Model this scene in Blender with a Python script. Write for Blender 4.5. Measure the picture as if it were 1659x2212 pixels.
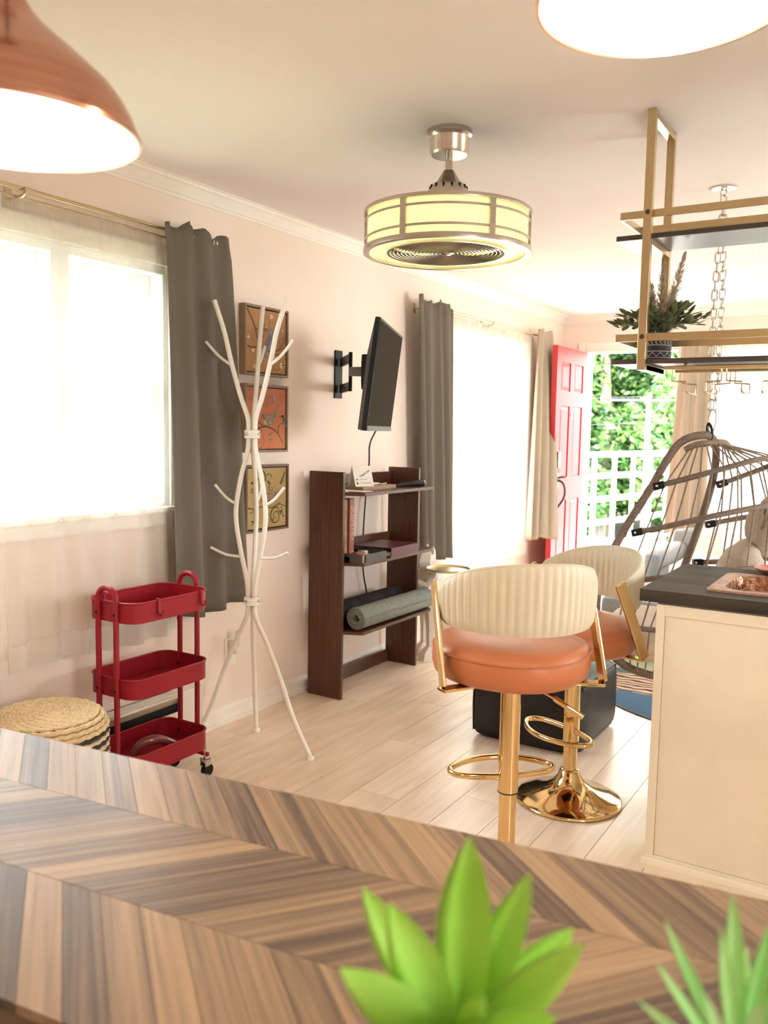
import bpy, math, random
from mathutils import Vector, Matrix

for o in list(bpy.data.objects):
    bpy.data.objects.remove(o, do_unlink=True)
scene = bpy.context.scene
COL = scene.collection
PI = math.pi

# ------------------------------------------------------------------ camera
cam_data = bpy.data.cameras.new('camera')
cam = bpy.data.objects.new('camera', cam_data)
COL.objects.link(cam)
cam.matrix_world = Matrix(((0.851887, -0.065117, 0.519661, 2.660000), (0.523419, 0.071916, -0.849035, 0.000000), (0.017915, 0.995283, 0.095348, 1.380000), (0.000000, 0.000000, 0.000000, 1.000000)))
cam_data.sensor_fit = 'VERTICAL'
cam_data.sensor_height = 36.0
cam_data.lens = 1850.0 / 2212.0 * 36.0
cam_data.clip_start = 0.02
cam_data.clip_end = 300
cam_data.dof.use_dof = True
cam_data.dof.focus_distance = 3.2
cam_data.dof.aperture_fstop = 4.2
scene.camera = cam

# ------------------------------------------------------------------ world, sun, exposure
world = bpy.data.worlds.new('sky')
scene.world = world
world.use_nodes = True
bg = world.node_tree.nodes['Background']
bg.inputs[0].default_value = (0.97, 0.98, 1.0, 1)
bg.inputs[1].default_value = 20.0
sun_data = bpy.data.lights.new('sun', 'SUN')
sun_data.energy = 16.0
sun_data.color = (1.0, 0.95, 0.86)
sun_data.angle = math.radians(1.0)
sun = bpy.data.objects.new('sun', sun_data)
COL.objects.link(sun)
sun.rotation_euler = Vector((0.0, 0.64, -0.77)).to_track_quat('-Z', 'Y').to_euler()
scene.view_settings.view_transform = 'Standard'
scene.view_settings.look = 'None'
scene.view_settings.gamma = 1.0
scene.view_settings.exposure = 0.64
scene.view_settings.use_curve_mapping = False
try:
    scene.cycles.use_denoising = True
    scene.cycles.max_bounces = 10
    scene.cycles.diffuse_bounces = 6
    scene.cycles.transparent_max_bounces = 12
    scene.cycles.caustics_reflective = False
    scene.cycles.caustics_refractive = False
    scene.cycles.sample_clamp_indirect = 6.0
except Exception:
    pass

def portal(name, loc, rot, sx, sy):
    l = bpy.data.lights.new(name, 'AREA')
    l.shape = 'RECTANGLE'; l.size = sx; l.size_y = sy
    l.cycles.is_portal = True
    o = bpy.data.objects.new(name, l); COL.objects.link(o)
    o.location = loc; o.rotation_euler = rot
portal('window_daylight', (-0.10, 2.05, 1.53), (0, -PI/2, 0), 1.0, 1.12)
portal('window_daylight', (-0.10, 5.70, 1.30), (0, -PI/2, 0), 1.5, 1.3)
portal('door_daylight', (0.61, 7.38, 1.05), (-PI/2, 0, 0), 0.78, 2.09)
portal('window_daylight', (2.25, 7.38, 1.36), (-PI/2, 0, 0), 1.9, 1.39)
portal('window_daylight', (4.68, 4.1, 1.45), (0, PI/2, 0), 1.1, 1.25)  # portal of the added wide window, fill for the middle of the room
portal('window_daylight', (4.68, 0.6, 1.45), (0, PI/2, 0), 0.9, 0.7)  # portal of the added small window, fill for the near room

# ------------------------------------------------------------------ materials
def nodes_of(name):
    m = bpy.data.materials.new(name); m.use_nodes = True
    nt = m.node_tree; b = nt.nodes['Principled BSDF']
    return m, nt, b
def mat(name, col, rough=0.5, metal=0.0, col2=None, scale=8.0, stretch=(1,1,1), bump=0.0, bscale=60.0,
        spec=0.5, coat=0.0, emit=0.0, emit_col=None, detail=4.0, aniso=0.0, lo=0.35, hi=0.65, sheen=0.0):
    m, nt, b = nodes_of(name)
    b.inputs['Base Color'].default_value = (*col, 1)
    b.inputs['Roughness'].default_value = rough
    b.inputs['Metallic'].default_value = metal
    b.inputs['Specular IOR Level'].default_value = spec
    b.inputs['Coat Weight'].default_value = coat
    b.inputs['Anisotropic'].default_value = aniso
    b.inputs['Sheen Weight'].default_value = sheen
    if emit:
        b.inputs['Emission Color'].default_value = (*(emit_col or col), 1)
        b.inputs['Emission Strength'].default_value = emit
    tc = nt.nodes.new('ShaderNodeTexCoord')
    mp = nt.nodes.new('ShaderNodeMapping'); mp.inputs['Scale'].default_value = stretch
    nt.links.new(tc.outputs['Object'], mp.inputs['Vector'])
    n = nt.nodes.new('ShaderNodeTexNoise'); n.inputs['Scale'].default_value = scale; n.inputs['Detail'].default_value = detail
    nt.links.new(mp.outputs[0], n.inputs['Vector'])
    r = nt.nodes.new('ShaderNodeValToRGB')
    c2 = col2 or tuple(min(1, c*1.06) for c in col)
    r.color_ramp.elements[0].position = lo; r.color_ramp.elements[0].color = (*col, 1)
    r.color_ramp.elements[1].position = hi; r.color_ramp.elements[1].color = (*c2, 1)
    nt.links.new(n.outputs['Fac'], r.inputs['Fac']); nt.links.new(r.outputs[0], b.inputs['Base Color'])
    if bump:
        n2 = nt.nodes.new('ShaderNodeTexNoise'); n2.inputs['Scale'].default_value = bscale
        nt.links.new(mp.outputs[0], n2.inputs['Vector'])
        bp = nt.nodes.new('ShaderNodeBump'); bp.inputs['Strength'].default_value = bump; bp.inputs['Distance'].default_value = 0.01
        nt.links.new(n2.outputs['Fac'], bp.inputs['Height']); nt.links.new(bp.outputs[0], b.inputs['Normal'])
    return m
def wood(name, dark, light, rough=0.45, grain=(1, 14, 14), scale=3.0, var=0.5, coat=0.0, bump=0.05, rings=False, spec=0.5):
    """grain runs along local X; every object gets its own tone and its own part of the grain"""
    m, nt, b = nodes_of(name)
    b.inputs['Roughness'].default_value = rough; b.inputs['Coat Weight'].default_value = coat; b.inputs['Specular IOR Level'].default_value = spec
    tc = nt.nodes.new('ShaderNodeTexCoord'); oi = nt.nodes.new('ShaderNodeObjectInfo')
    mul = nt.nodes.new('ShaderNodeVectorMath'); mul.operation = 'SCALE'; mul.inputs[0].default_value = (37, 23, 11)
    nt.links.new(oi.outputs['Random'], mul.inputs['Scale'])
    add = nt.nodes.new('ShaderNodeVectorMath'); nt.links.new(tc.outputs['Object'], add.inputs[0]); nt.links.new(mul.outputs[0], add.inputs[1])
    mp = nt.nodes.new('ShaderNodeMapping'); mp.inputs['Scale'].default_value = grain
    nt.links.new(add.outputs[0], mp.inputs['Vector'])
    n = nt.nodes.new('ShaderNodeTexNoise'); n.inputs['Scale'].default_value = scale; n.inputs['Detail'].default_value = 7; n.inputs['Roughness'].default_value = 0.6
    n.inputs['Distortion'].default_value = 0.6
    nt.links.new(mp.outputs[0], n.inputs['Vector'])
    fac = n.outputs['Fac']
    if rings:
        w = nt.nodes.new('ShaderNodeTexWave'); w.inputs['Scale'].default_value = 0.8; w.inputs['Distortion'].default_value = 9; w.inputs['Detail'].default_value = 2
        w.inputs['Detail Scale'].default_value = 0.8
        nt.links.new(mp.outputs[0], w.inputs['Vector'])
        mx = nt.nodes.new('ShaderNodeMath'); mx.operation = 'MULTIPLY_ADD'; mx.inputs[1].default_value = 0.14
        nt.links.new(w.outputs['Fac'], mx.inputs[0]); sc = nt.nodes.new('ShaderNodeMath'); sc.operation = 'MULTIPLY'; sc.inputs[1].default_value = 0.86
        nt.links.new(fac, sc.inputs[0]); nt.links.new(sc.outputs[0], mx.inputs[2]); fac = mx.outputs[0]
    ra = nt.nodes.new('ShaderNodeMath'); ra.operation = 'MULTIPLY_ADD'; ra.inputs[1].default_value = var; ra.inputs[2].default_value = -var*0.5
    nt.links.new(oi.outputs['Random'], ra.inputs[0])
    ad = nt.nodes.new('ShaderNodeMath'); nt.links.new(fac, ad.inputs[0]); nt.links.new(ra.outputs[0], ad.inputs[1])
    r = nt.nodes.new('ShaderNodeValToRGB')
    r.color_ramp.elements[0].position = 0.25; r.color_ramp.elements[0].color = (*dark, 1)
    r.color_ramp.elements[1].position = 0.78; r.color_ramp.elements[1].color = (*light, 1)
    nt.links.new(ad.outputs[0], r.inputs['Fac']); nt.links.new(r.outputs[0], b.inputs['Base Color'])
    if bump:
        bp = nt.nodes.new('ShaderNodeBump'); bp.inputs['Strength'].default_value = bump; bp.inputs['Distance'].default_value = 0.005
        nt.links.new(n.outputs['Fac'], bp.inputs['Height']); nt.links.new(bp.outputs[0], b.inputs['Normal'])
    return m
def cloth(name, col, translucent=0.35, see=0.0, weave=420.0, rough=0.9):
    m = bpy.data.materials.new(name); m.use_nodes = True; nt = m.node_tree
    for n in list(nt.nodes): nt.nodes.remove(n)
    out = nt.nodes.new('ShaderNodeOutputMaterial')
    tc = nt.nodes.new('ShaderNodeTexCoord')
    n = nt.nodes.new('ShaderNodeTexNoise'); n.inputs['Scale'].default_value = weave
    nt.links.new(tc.outputs['Object'], n.inputs['Vector'])
    r = nt.nodes.new('ShaderNodeValToRGB')
    r.color_ramp.elements[0].color = (*[c*0.9 for c in col], 1); r.color_ramp.elements[1].color = (*col, 1)
    nt.links.new(n.outputs['Fac'], r.inputs['Fac'])
    d = nt.nodes.new('ShaderNodeBsdfDiffuse'); t = nt.nodes.new('ShaderNodeBsdfTranslucent')
    nt.links.new(r.outputs[0], d.inputs['Color']); nt.links.new(r.outputs[0], t.inputs['Color'])
    mx = nt.nodes.new('ShaderNodeMixShader'); mx.inputs[0].default_value = translucent
    nt.links.new(d.outputs[0], mx.inputs[1]); nt.links.new(t.outputs[0], mx.inputs[2])
    last = mx
    if see:
        tr = nt.nodes.new('ShaderNodeBsdfTransparent'); m2 = nt.nodes.new('ShaderNodeMixShader'); m2.inputs[0].default_value = see
        nt.links.new(mx.outputs[0], m2.inputs[1]); nt.links.new(tr.outputs[0], m2.inputs[2]); last = m2
    nt.links.new(last.outputs[0], out.inputs['Surface'])
    return m
def glass(name):
    m = bpy.data.materials.new(name); m.use_nodes = True; nt = m.node_tree
    for n in list(nt.nodes): nt.nodes.remove(n)
    out = nt.nodes.new('ShaderNodeOutputMaterial')
    g = nt.nodes.new('ShaderNodeBsdfGlossy'); g.inputs['Roughness'].default_value = 0.02
    t = nt.nodes.new('ShaderNodeBsdfTransparent'); t.inputs['Color'].default_value = (0.95, 0.98, 0.98, 1)
    mx = nt.nodes.new('ShaderNodeMixShader'); mx.inputs[0].default_value = 0.05
    nt.links.new(t.outputs[0], mx.inputs[1]); nt.links.new(g.outputs[0], mx.inputs[2]); nt.links.new(mx.outputs[0], out.inputs['Surface'])
    return m

MT = {}
MT['wall'] = mat('wall_paint', (0.83, 0.705, 0.61), 0.85, col2=(0.85, 0.725, 0.63), scale=2.0, bump=0.03, bscale=250)
MT['ceiling'] = mat('ceiling_paint', (0.80, 0.735, 0.69), 0.9, col2=(0.82, 0.755, 0.71), scale=1.5, bump=0.04, bscale=180)
MT['trim'] = mat('trim_paint', (0.84, 0.79, 0.71), 0.45, scale=4)
MT['white_frame'] = mat('white_vinyl', (0.86, 0.88, 0.90), 0.4)
MT['glass'] = glass('window_glass')
MT['oak'] = wood('light_oak_laminate', (0.71, 0.54, 0.40), (0.94, 0.775, 0.615), rough=0.3, grain=(0.9, 13, 13), scale=2.0, var=0.22, rings=True, bump=0.03)
MT['gap'] = mat('floor_gap', (0.16, 0.11, 0.075), 0.8)
MT['walnut'] = wood('chevron_walnut', (0.080, 0.058, 0.046), (0.325, 0.22, 0.137), rough=0.42, grain=(0.7, 30, 30), scale=2.4, var=0.42, spec=0.12)
MT['shelf_wood'] = wood('dark_red_oak', (0.034, 0.011, 0.004), (0.115, 0.040, 0.015), rough=0.42, grain=(20, 1.6, 1.6), scale=3.0, var=0.1, bump=0.12, rings=True)
MT['frame_wood'] = wood('frame_walnut', (0.11, 0.065, 0.035), (0.26, 0.165, 0.095), rough=0.5, grain=(6, 6, 1))
MT['dark_board'] = mat('dark_shelf_board', (0.045, 0.032, 0.028), 0.4, col2=(0.07, 0.05, 0.042), stretch=(1, 20, 20), scale=4)
MT['taupe'] = cloth('taupe_curtain', (0.195, 0.168, 0.134), 0.10)
MT['beige'] = cloth('beige_and_lit_taupe_curtain', (0.56, 0.48, 0.375), 0.30)  # beige cloth; on the door curtain, taupe with sunlight put into the colour
MT['sheer'] = cloth('white_sheer', (0.84, 0.79, 0.72), 0.06, see=0.66)
MT['sheer_bright'] = cloth('thick_white_sheer', (0.90, 0.87, 0.82), 0.45, see=0.16)
MT['sheer_dense'] = cloth('white_sheer_hem', (0.92, 0.88, 0.82), 0.5, see=0.12)
MT['gold'] = mat('polished_gold', (0.72, 0.52, 0.25), 0.09, 1.0, col2=(0.74, 0.54, 0.27))
MT['brass'] = mat('satin_brass', (0.56, 0.45, 0.265), 0.30, 1.0, col2=(0.59, 0.475, 0.285), scale=2)
MT['copper'] = mat('brushed_copper', (0.60, 0.325, 0.225), 0.20, 1.0, col2=(0.52, 0.26, 0.17), stretch=(1, 1, 30), scale=6)
MT['nickel'] = mat('brushed_nickel', (0.56, 0.51, 0.45), 0.27, 1.0, col2=(0.50, 0.455, 0.40), stretch=(1, 1, 25), scale=10)
MT['steel'] = mat('chain_steel', (0.62, 0.61, 0.59), 0.22, 1.0)
MT['lamp_white'] = mat('lamp_inner_white', (0.93, 0.91, 0.87), 0.5)
MT['bulb'] = mat('bulb_glow', (1, 0.86, 0.66), 0.5, emit=26.0, emit_col=(1.0, 0.84, 0.62))
MT['opal'] = mat('opal_glass_lit', (0.45, 0.40, 0.22), 0.35, spec=0.2, emit=0.85, emit_col=(1.0, 0.90, 0.30))
MT['white_metal'] = mat('white_enamel', (0.84, 0.79, 0.71), 0.32)
MT['black'] = mat('black_plastic', (0.012, 0.012, 0.012), 0.4, spec=0.15)
MT['screen'] = mat('tv_screen', (0.050, 0.042, 0.034), 0.5, spec=0.0)
MT['red'] = mat('red_enamel', (0.24, 0.007, 0.014), 0.4, spec=0.3, col2=(0.27, 0.009, 0.017), scale=3)
MT['door_red'] = mat('red_door_paint', (0.40, 0.022, 0.028), 0.5, spec=0.25)
MT['straw'] = mat('braided_straw', (0.62, 0.47, 0.27), 0.85, col2=(0.78, 0.62, 0.38), scale=60, bump=0.4, bscale=120)
MT['black_straw'] = mat('black_straw', (0.018, 0.017, 0.02), 0.8, col2=(0.04, 0.038, 0.04), scale=80, bump=0.4, bscale=120)
MT['orange'] = mat('orange_leatherette', (0.46, 0.145, 0.055), 0.42, col2=(0.49, 0.16, 0.064), scale=5, bump=0.06, bscale=300)
MT['cream'] = mat('cream_leatherette', (0.60, 0.53, 0.385), 0.5, col2=(0.63, 0.56, 0.41), scale=4, bump=0.08, bscale=350)
MT['black_leather'] = mat('black_leather', (0.009, 0.008, 0.007), 0.45, spec=0.3, col2=(0.016, 0.015, 0.013), scale=6, bump=0.15, bscale=90)
MT['cabinet'] = mat('cream_cabinet_paint', (0.80, 0.715, 0.56), 0.4)
MT['counter'] = mat('dark_slate_counter', (0.018, 0.015, 0.013), 0.55, spec=0.25, col2=(0.066, 0.052, 0.040), scale=3, stretch=(1, 6, 6), detail=8)
MT['hammered'] = mat('hammered_copper', (0.20, 0.095, 0.055), 0.32, 1.0, col2=(0.34, 0.17, 0.10), scale=30, bump=0.9, bscale=45)
MT['copper_rim'] = mat('copper_rim', (0.50, 0.33, 0.27), 0.42, 1.0, col2=(0.36, 0.22, 0.17), scale=40)
MT['pink'] = mat('pink_glaze', (0.55, 0.16, 0.14), 0.2)
MT['rope'] = mat('brown_rope', (0.19, 0.135, 0.095), 0.85, col2=(0.27, 0.20, 0.145), scale=90, bump=0.3, bscale=200)
MT['rope_frame'] = mat('wrapped_frame', (0.135, 0.095, 0.070), 0.8, col2=(0.20, 0.145, 0.11), scale=40, stretch=(1, 1, 6), bump=0.3, bscale=140)
MT['linen'] = mat('beige_linen', (0.40, 0.33, 0.26), 0.9, col2=(0.46, 0.385, 0.305), scale=120, bump=0.15, bscale=300)
MT['pale_linen'] = mat('pale_linen', (0.70, 0.60, 0.50), 0.9, col2=(0.76, 0.66, 0.56), scale=60, bump=0.2, bscale=40)
MT['green_leaf'] = mat('bright_plastic_leaf', (0.30, 0.62, 0.06), 0.42, col2=(0.46, 0.74, 0.14), scale=9)
MT['grass_leaf'] = mat('grass_plastic_leaf', (0.30, 0.62, 0.20), 0.42, col2=(0.45, 0.74, 0.30), scale=9)
MT['dull_leaf'] = mat('dusty_green_leaf', (0.11, 0.14, 0.06), 0.6, col2=(0.21, 0.24, 0.115), scale=14)
MT['pampas'] = mat('pampas_plume', (0.52, 0.44, 0.34), 0.95, col2=(0.68, 0.60, 0.49), scale=60)
MT['pot_black'] = mat('black_pot', (0.020, 0.018, 0.017), 0.6)
MT['chalk'] = mat('chalk_white', (0.72, 0.68, 0.62), 0.8)
MT['statue'] = mat('matte_white_resin', (0.72, 0.65, 0.57), 0.5)
MT['mat_grey'] = mat('grey_green_foam', (0.20, 0.22, 0.195), 0.9, col2=(0.26, 0.275, 0.245), scale=45, bump=0.2, bscale=200)
MT['mat_black'] = mat('black_foam', (0.014, 0.012, 0.012), 0.8, spec=0.2, col2=(0.040, 0.034, 0.030), scale=18, bump=0.2, bscale=200)
MT['paper'] = mat('white_paper', (0.86, 0.82, 0.74), 0.8)
MT['kraft'] = mat('kraft_paper', (0.52, 0.36, 0.22), 0.8)
MT['ink'] = mat('dark_ink', (0.10, 0.085, 0.07), 0.8)
MT['grey_box'] = mat('grey_card', (0.075, 0.068, 0.064), 0.6)
MT['burgundy'] = mat('burgundy_vinyl', (0.085, 0.010, 0.018), 0.4)
MT['book_brown'] = mat('tan_book_cover', (0.24, 0.125, 0.045), 0.6, col2=(0.38, 0.24, 0.12), scale=22)
MT['book_red'] = mat('brick_red_box', (0.27, 0.07, 0.05), 0.45, col2=(0.22, 0.06, 0.035), scale=9)
MT['tray_wood'] = wood('rustic_wood', (0.13, 0.075, 0.04), (0.33, 0.21, 0.12), rough=0.6, grain=(14, 1, 14))
MT['sofa'] = mat('grey_upholstery', (0.22, 0.225, 0.23), 0.9, col2=(0.27, 0.275, 0.28), scale=90)
MT['white_cloth'] = mat('white_throw', (0.82, 0.79, 0.75), 0.95, bump=0.25, bscale=14)
MT['deck'] = mat('grey_deck', (0.55, 0.53, 0.50), 0.8)
MT['white_slat'] = mat('white_lattice_paint', (0.85, 0.85, 0.84), 0.6)
MT['wire'] = mat('pale_wire', (0.03, 0.034, 0.038), 0.6)
MT['bark'] = mat('tree_bark', (0.20, 0.17, 0.14), 0.9, col2=(0.30, 0.27, 0.23), stretch=(6, 6, 1), scale=4)
MT['pole_wood'] = mat('weathered_pole', (0.028, 0.025, 0.026), 0.9)
MT['lawn'] = mat('lawn', (0.20, 0.22, 0.13), 0.95, col2=(0.27, 0.27, 0.18), scale=3)
MT['clear_plastic'] = mat('smoky_plastic', (0.20, 0.05, 0.05), 0.15)

def leaf_mat(name, a, b_, rand=True):
    m = bpy.data.materials.new(name); m.use_nodes = True; nt = m.node_tree
    for n in list(nt.nodes): nt.nodes.remove(n)
    out = nt.nodes.new('ShaderNodeOutputMaterial')
    g = nt.nodes.new('ShaderNodeNewGeometry')
    r = nt.nodes.new('ShaderNodeValToRGB'); r.color_ramp.elements[0].color = (*a, 1); r.color_ramp.elements[1].color = (*b_, 1)
    nt.links.new(g.outputs['Random Per Island'], r.inputs['Fac'])
    d = nt.nodes.new('ShaderNodeBsdfPrincipled'); d.inputs['Roughness'].default_value = 0.45
    nt.links.new(r.outputs[0], d.inputs['Base Color'])
    t = nt.nodes.new('ShaderNodeBsdfTranslucent'); nt.links.new(r.outputs[0], t.inputs['Color'])
    mx = nt.nodes.new('ShaderNodeMixShader'); mx.inputs[0].default_value = 0.35
    nt.links.new(d.outputs[0], mx.inputs[1]); nt.links.new(t.outputs[0], mx.inputs[2]); nt.links.new(mx.outputs[0], out.inputs['Surface'])
    return m
MT['tree_leaf'] = leaf_mat('tree_leaf', (0.030, 0.10, 0.035), (0.15, 0.27, 0.07))

# ------------------------------------------------------------------ geometry helpers
def V(*a): return Vector(a)
class MB:
    """collects shapes and links them as ONE mesh object"""
    def __init__(s): s.v = []; s.f = []
    def add(s, vs, fs):
        o = len(s.v); s.v += [tuple(p) for p in vs]; s.f += [tuple(i+o for i in f) for f in fs]; return s
    def box(s, lo, hi, M=None):
        x0, y0, z0 = lo; x1, y1, z1 = hi
        vs = [V(x0,y0,z0), V(x1,y0,z0), V(x1,y1,z0), V(x0,y1,z0), V(x0,y0,z1), V(x1,y0,z1), V(x1,y1,z1), V(x0,y1,z1)]
        if M is not None: vs = [M @ p for p in vs]
        return s.add(vs, [(0,3,2,1), (4,5,6,7), (0,1,5,4), (1,2,6,5), (2,3,7,6), (3,0,4,7)])
    def bar(s, a, b, w, t, up=(0,0,1)):
        """rectangular bar from a to b, w across, t along 'up'"""
        a = Vector(a); b = Vector(b); d = (b-a).normalized(); u = Vector(up); sd = d.cross(u)
        if sd.length < 1e-5: sd = d.cross(Vector((1,0,0)))
        sd.normalize(); u = sd.cross(d).normalized()
        vs = []
        for p in (a, b):
            for i, j in ((-1,-1), (1,-1), (1,1), (-1,1)): vs.append(p + sd*(i*w/2) + u*(j*t/2))
        return s.add(vs, [(0,3,2,1), (4,5,6,7), (0,1,5,4), (1,2,6,5), (2,3,7,6), (3,0,4,7)])
    def prism(s, pts, axis_vec, ):
        n = len(pts); a = Vector(axis_vec)
        vs = [Vector(p) for p in pts] + [Vector(p)+a for p in pts]
        return s.add(vs, [tuple(range(n-1, -1, -1)), tuple(range(n, 2*n))] + [(i, (i+1) % n, n+(i+1) % n, n+i) for i in range(n)])
    def lathe(s, prof, n=32, c=(0,0,0), closed=False):
        """profile of (r, z) turned around the vertical through c"""
        m = len(prof); vs = []
        for i in range(n):
            a = 2*PI*i/n
            for r, z in prof: vs.append((c[0]+r*math.cos(a), c[1]+r*math.sin(a), c[2]+z))
        fs = []
        mm = m if closed else m-1
        for i in range(n):
            for j in range(mm):
                a0 = i*m+j; b0 = ((i+1) % n)*m+j; a1 = i*m+(j+1) % m; b1 = ((i+1) % n)*m+(j+1) % m
                fs.append((a0, b0, b1, a1))
        return s.add(vs, fs)
    def disc(s, c, r, z, n=32, up=True):
        vs = [(c[0]+r*math.cos(2*PI*i/n), c[1]+r*math.sin(2*PI*i/n), z) for i in range(n)]
        return s.add(vs, [tuple(range(n)) if up else tuple(range(n-1, -1, -1))])
    def tube(s, pts, r, n=8, closed=False, caps=True, flat=1.0, up=None):
        pts = [Vector(p) for p in pts]; k = len(pts)
        rad = r if isinstance(r, (list, tuple)) else [r]*k
        vs = []; prev = None
        for i, p in enumerate(pts):
            if closed: t = pts[(i+1) % k]-pts[i-1]
            else: t = pts[min(i+1, k-1)]-pts[max(i-1, 0)]
            if t.length < 1e-9: t = Vector((0,0,1))
            t.normalize()
            if prev is None:
                u = Vector(up) if up else Vector((0,0,1))
                if abs(u.dot(t)) > 0.95: u = Vector((1,0,0))
            else: u = prev
            u = (u - t*u.dot(t)); u.normalize(); prev = u
            w = t.cross(u)
            for q in range(n):
                a = 2*PI*q/n
                vs.append(p + u*(rad[i]*math.cos(a)*flat) + w*(rad[i]*math.sin(a)))
        fs = []
        for i in range(k if closed else k-1):
            for q in range(n):
                a0 = i*n+q; a1 = i*n+(q+1) % n; b0 = ((i+1) % k)*n+q; b1 = ((i+1) % k)*n+(q+1) % n
                fs.append((a0, a1, b1, b0))
        if caps and not closed:
            fs.append(tuple(range(n-1, -1, -1))); fs.append(tuple(range((k-1)*n, k*n)))
        return s.add(vs, fs)
    def grid(s, P, closed_u=False):
        nu = len(P); nv = len(P[0]); vs = [p for row in P for p in row]; fs = []
        for i in range(nu if closed_u else nu-1):
            for j in range(nv-1):
                a = i*nv+j; b = ((i+1) % nu)*nv+j
                fs.append((a, b, b+1, a+1))
        return s.add(vs, fs)
    def softbox(s, c, size, r=0.05, n=8, puff=0.0, M=None):
        """rounded, puffed box"""
        hx, hy, hz = size[0]/2, size[1]/2, size[2]/2
        r = min(r, hx, hy, hz)
        for ax in range(3):
            for sg in (-1, 1):
                rows = []
                for i in range(n+1):
                    row = []
                    for j in range(n+1):
                        a = math.sin((2*i/n-1)*PI/2); b = math.sin((2*j/n-1)*PI/2)
                        p = [0,0,0]; p[ax] = sg; p[(ax+1) % 3] = a*sg; p[(ax+2) % 3] = b
                        q = Vector((p[0]*hx, p[1]*hy, p[2]*hz))
                        inn = Vector((max(-hx+r, min(hx-r, q.x)), max(-hy+r, min(hy-r, q.y)), max(-hz+r, min(hz-r, q.z))))
                        d = q-inn
                        if d.length > 1e-9: q = inn + d.normalized()*r
                        if puff:
                            nv = Vector((0,0,0)); nv[ax] = sg
                            q += nv*puff*(1-a*a)*(1-b*b)
                        q = q + Vector(c) if M is None else M @ (q + Vector(c))
                        row.append(q)
                    rows.append(row)
                s.grid(rows)
        return s
    def build(s, name, material, parent=None, loc=None, smooth=False, angle=40, bevel=0.0, rel=None, solid=0.0):
        """rel: vertices are world positions, shift them into the frame whose origin is rel"""
        vs = s.v
        if rel is not None: vs = [(p[0]-rel[0], p[1]-rel[1], p[2]-rel[2]) for p in vs]
        me = bpy.data.meshes.new(name); me.from_pydata(vs, [], s.f); me.validate(); me.update()
        me.materials.append(MT[material] if isinstance(material, str) else material)
        if smooth:
            me.polygons.foreach_set('use_smooth', [True]*len(me.polygons))
            if angle < 180: me.set_sharp_from_angle(angle=math.radians(angle))
        o = bpy.data.objects.new(name, me); COL.objects.link(o)
        if parent is not None: o.parent = parent
        if loc is not None: o.location = loc
        if solid:
            md = o.modifiers.new('thickness', 'SOLIDIFY'); md.thickness = solid; md.offset = 0
        if bevel:
            md = o.modifiers.new('bevel', 'BEVEL'); md.width = bevel; md.segments = 2; md.limit_method = 'ANGLE'
        return o
def tag(o, label, cat, group=None, kind=None):
    o['label'] = label; o['category'] = cat
    if group: o['group'] = group
    if kind: o['kind'] = kind
    return o
def thing(name, label, cat, loc=(0,0,0), rotz=0.0, group=None, kind=None):
    o = bpy.data.objects.new(name, None); COL.objects.link(o)
    o.empty_display_size = 0.05
    o.location = loc; o.rotation_euler = (0, 0, rotz)
    return tag(o, label, cat, group, kind)
def solo(mb, name, material, label, cat, loc, group=None, kind=None, **k):
    """a thing that is one mesh, given in world positions, origin at loc"""
    return tag(mb.build(name, material, loc=loc, rel=loc, **k), label, cat, group, kind)
def link_copy(o, parent):
    c = o.copy(); COL.objects.link(c); c.parent = parent; return c
def copy_tree(o, loc, rotz, label, parent=None):
    c = o.copy(); COL.objects.link(c)
    if parent is None:
        c.location = loc; c.rotation_euler = (0, 0, rotz); c['label'] = label
    else: c.parent = parent
    for ch in o.children: copy_tree(ch, None, None, None, c)
    return c
def catmull(pts, n=8, closed=False):
    pts = [Vector(p) for p in pts]; out = []; k = len(pts)
    rng = range(k) if closed else range(k-1)
    for i in rng:
        if closed: p0, p1, p2, p3 = pts[i-1], pts[i], pts[(i+1) % k], pts[(i+2) % k]
        else: p0, p1, p2, p3 = pts[max(i-1, 0)], pts[i], pts[i+1], pts[min(i+2, k-1)]
        for j in range(n):
            t = j/n
            out.append(0.5*((2*p1) + (p2-p0)*t + (2*p0-5*p1+4*p2-p3)*t*t + (3*p1-p0-3*p2+p3)*t**3))
    if not closed: out.append(pts[-1])
    return out
def arc(c, r, a0, a1, n, f):
    return [f(c, r, a0+(a1-a0)*i/n) for i in range(n+1)]

# ================================================================== THE SETTING
H = 2.388; XR = 4.6; YB = 7.3; YF = -1.6
def wall_with_holes(axis, pos, thick, a0, a1, z0, z1, holes):
    """a wall as one mesh of boxes around its openings; axis 'x' wall lies in a plane x = pos"""
    mb = MB()
    def put(u0, u1, w0, w1):
        if u1-u0 < 1e-4 or w1-w0 < 1e-4: return
        if axis == 'x': mb.box((min(pos, pos+thick), u0, w0), (max(pos, pos+thick), u1, w1))
        else: mb.box((u0, min(pos, pos+thick), w0), (u1, max(pos, pos+thick), w1))
    cur = a0
    for (h0, h1, b0, b1) in sorted(holes):
        put(cur, h0, z0, z1); put(h0, h1, z0, b0); put(h0, h1, b1, z1); cur = h1
    put(cur, a1, z0, z1)
    return mb
W1 = (1.50, 2.60, 1.03, 2.03); W2 = (5.05, 6.38, 0.55, 2.05)
D1 = (0.215, 1.005, 0.0, 2.09); W3 = (1.30, 3.20, 0.66, 2.05); FILL_W4 = (3.475, 4.725, 0.9, 2.0); FILL_W5 = (0.25, 0.95, 1.0, 1.9)  # last two openings are added to let in fill light
st = dict(kind='structure')
solo(wall_with_holes('x', 0, -0.14, YF-0.14, YB+0.14, -0.2, H+0.2, [W1, W2]), 'wall_left', 'wall', 'long warm white wall with two curtained windows', 'wall', (0,0,0), **st)
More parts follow.
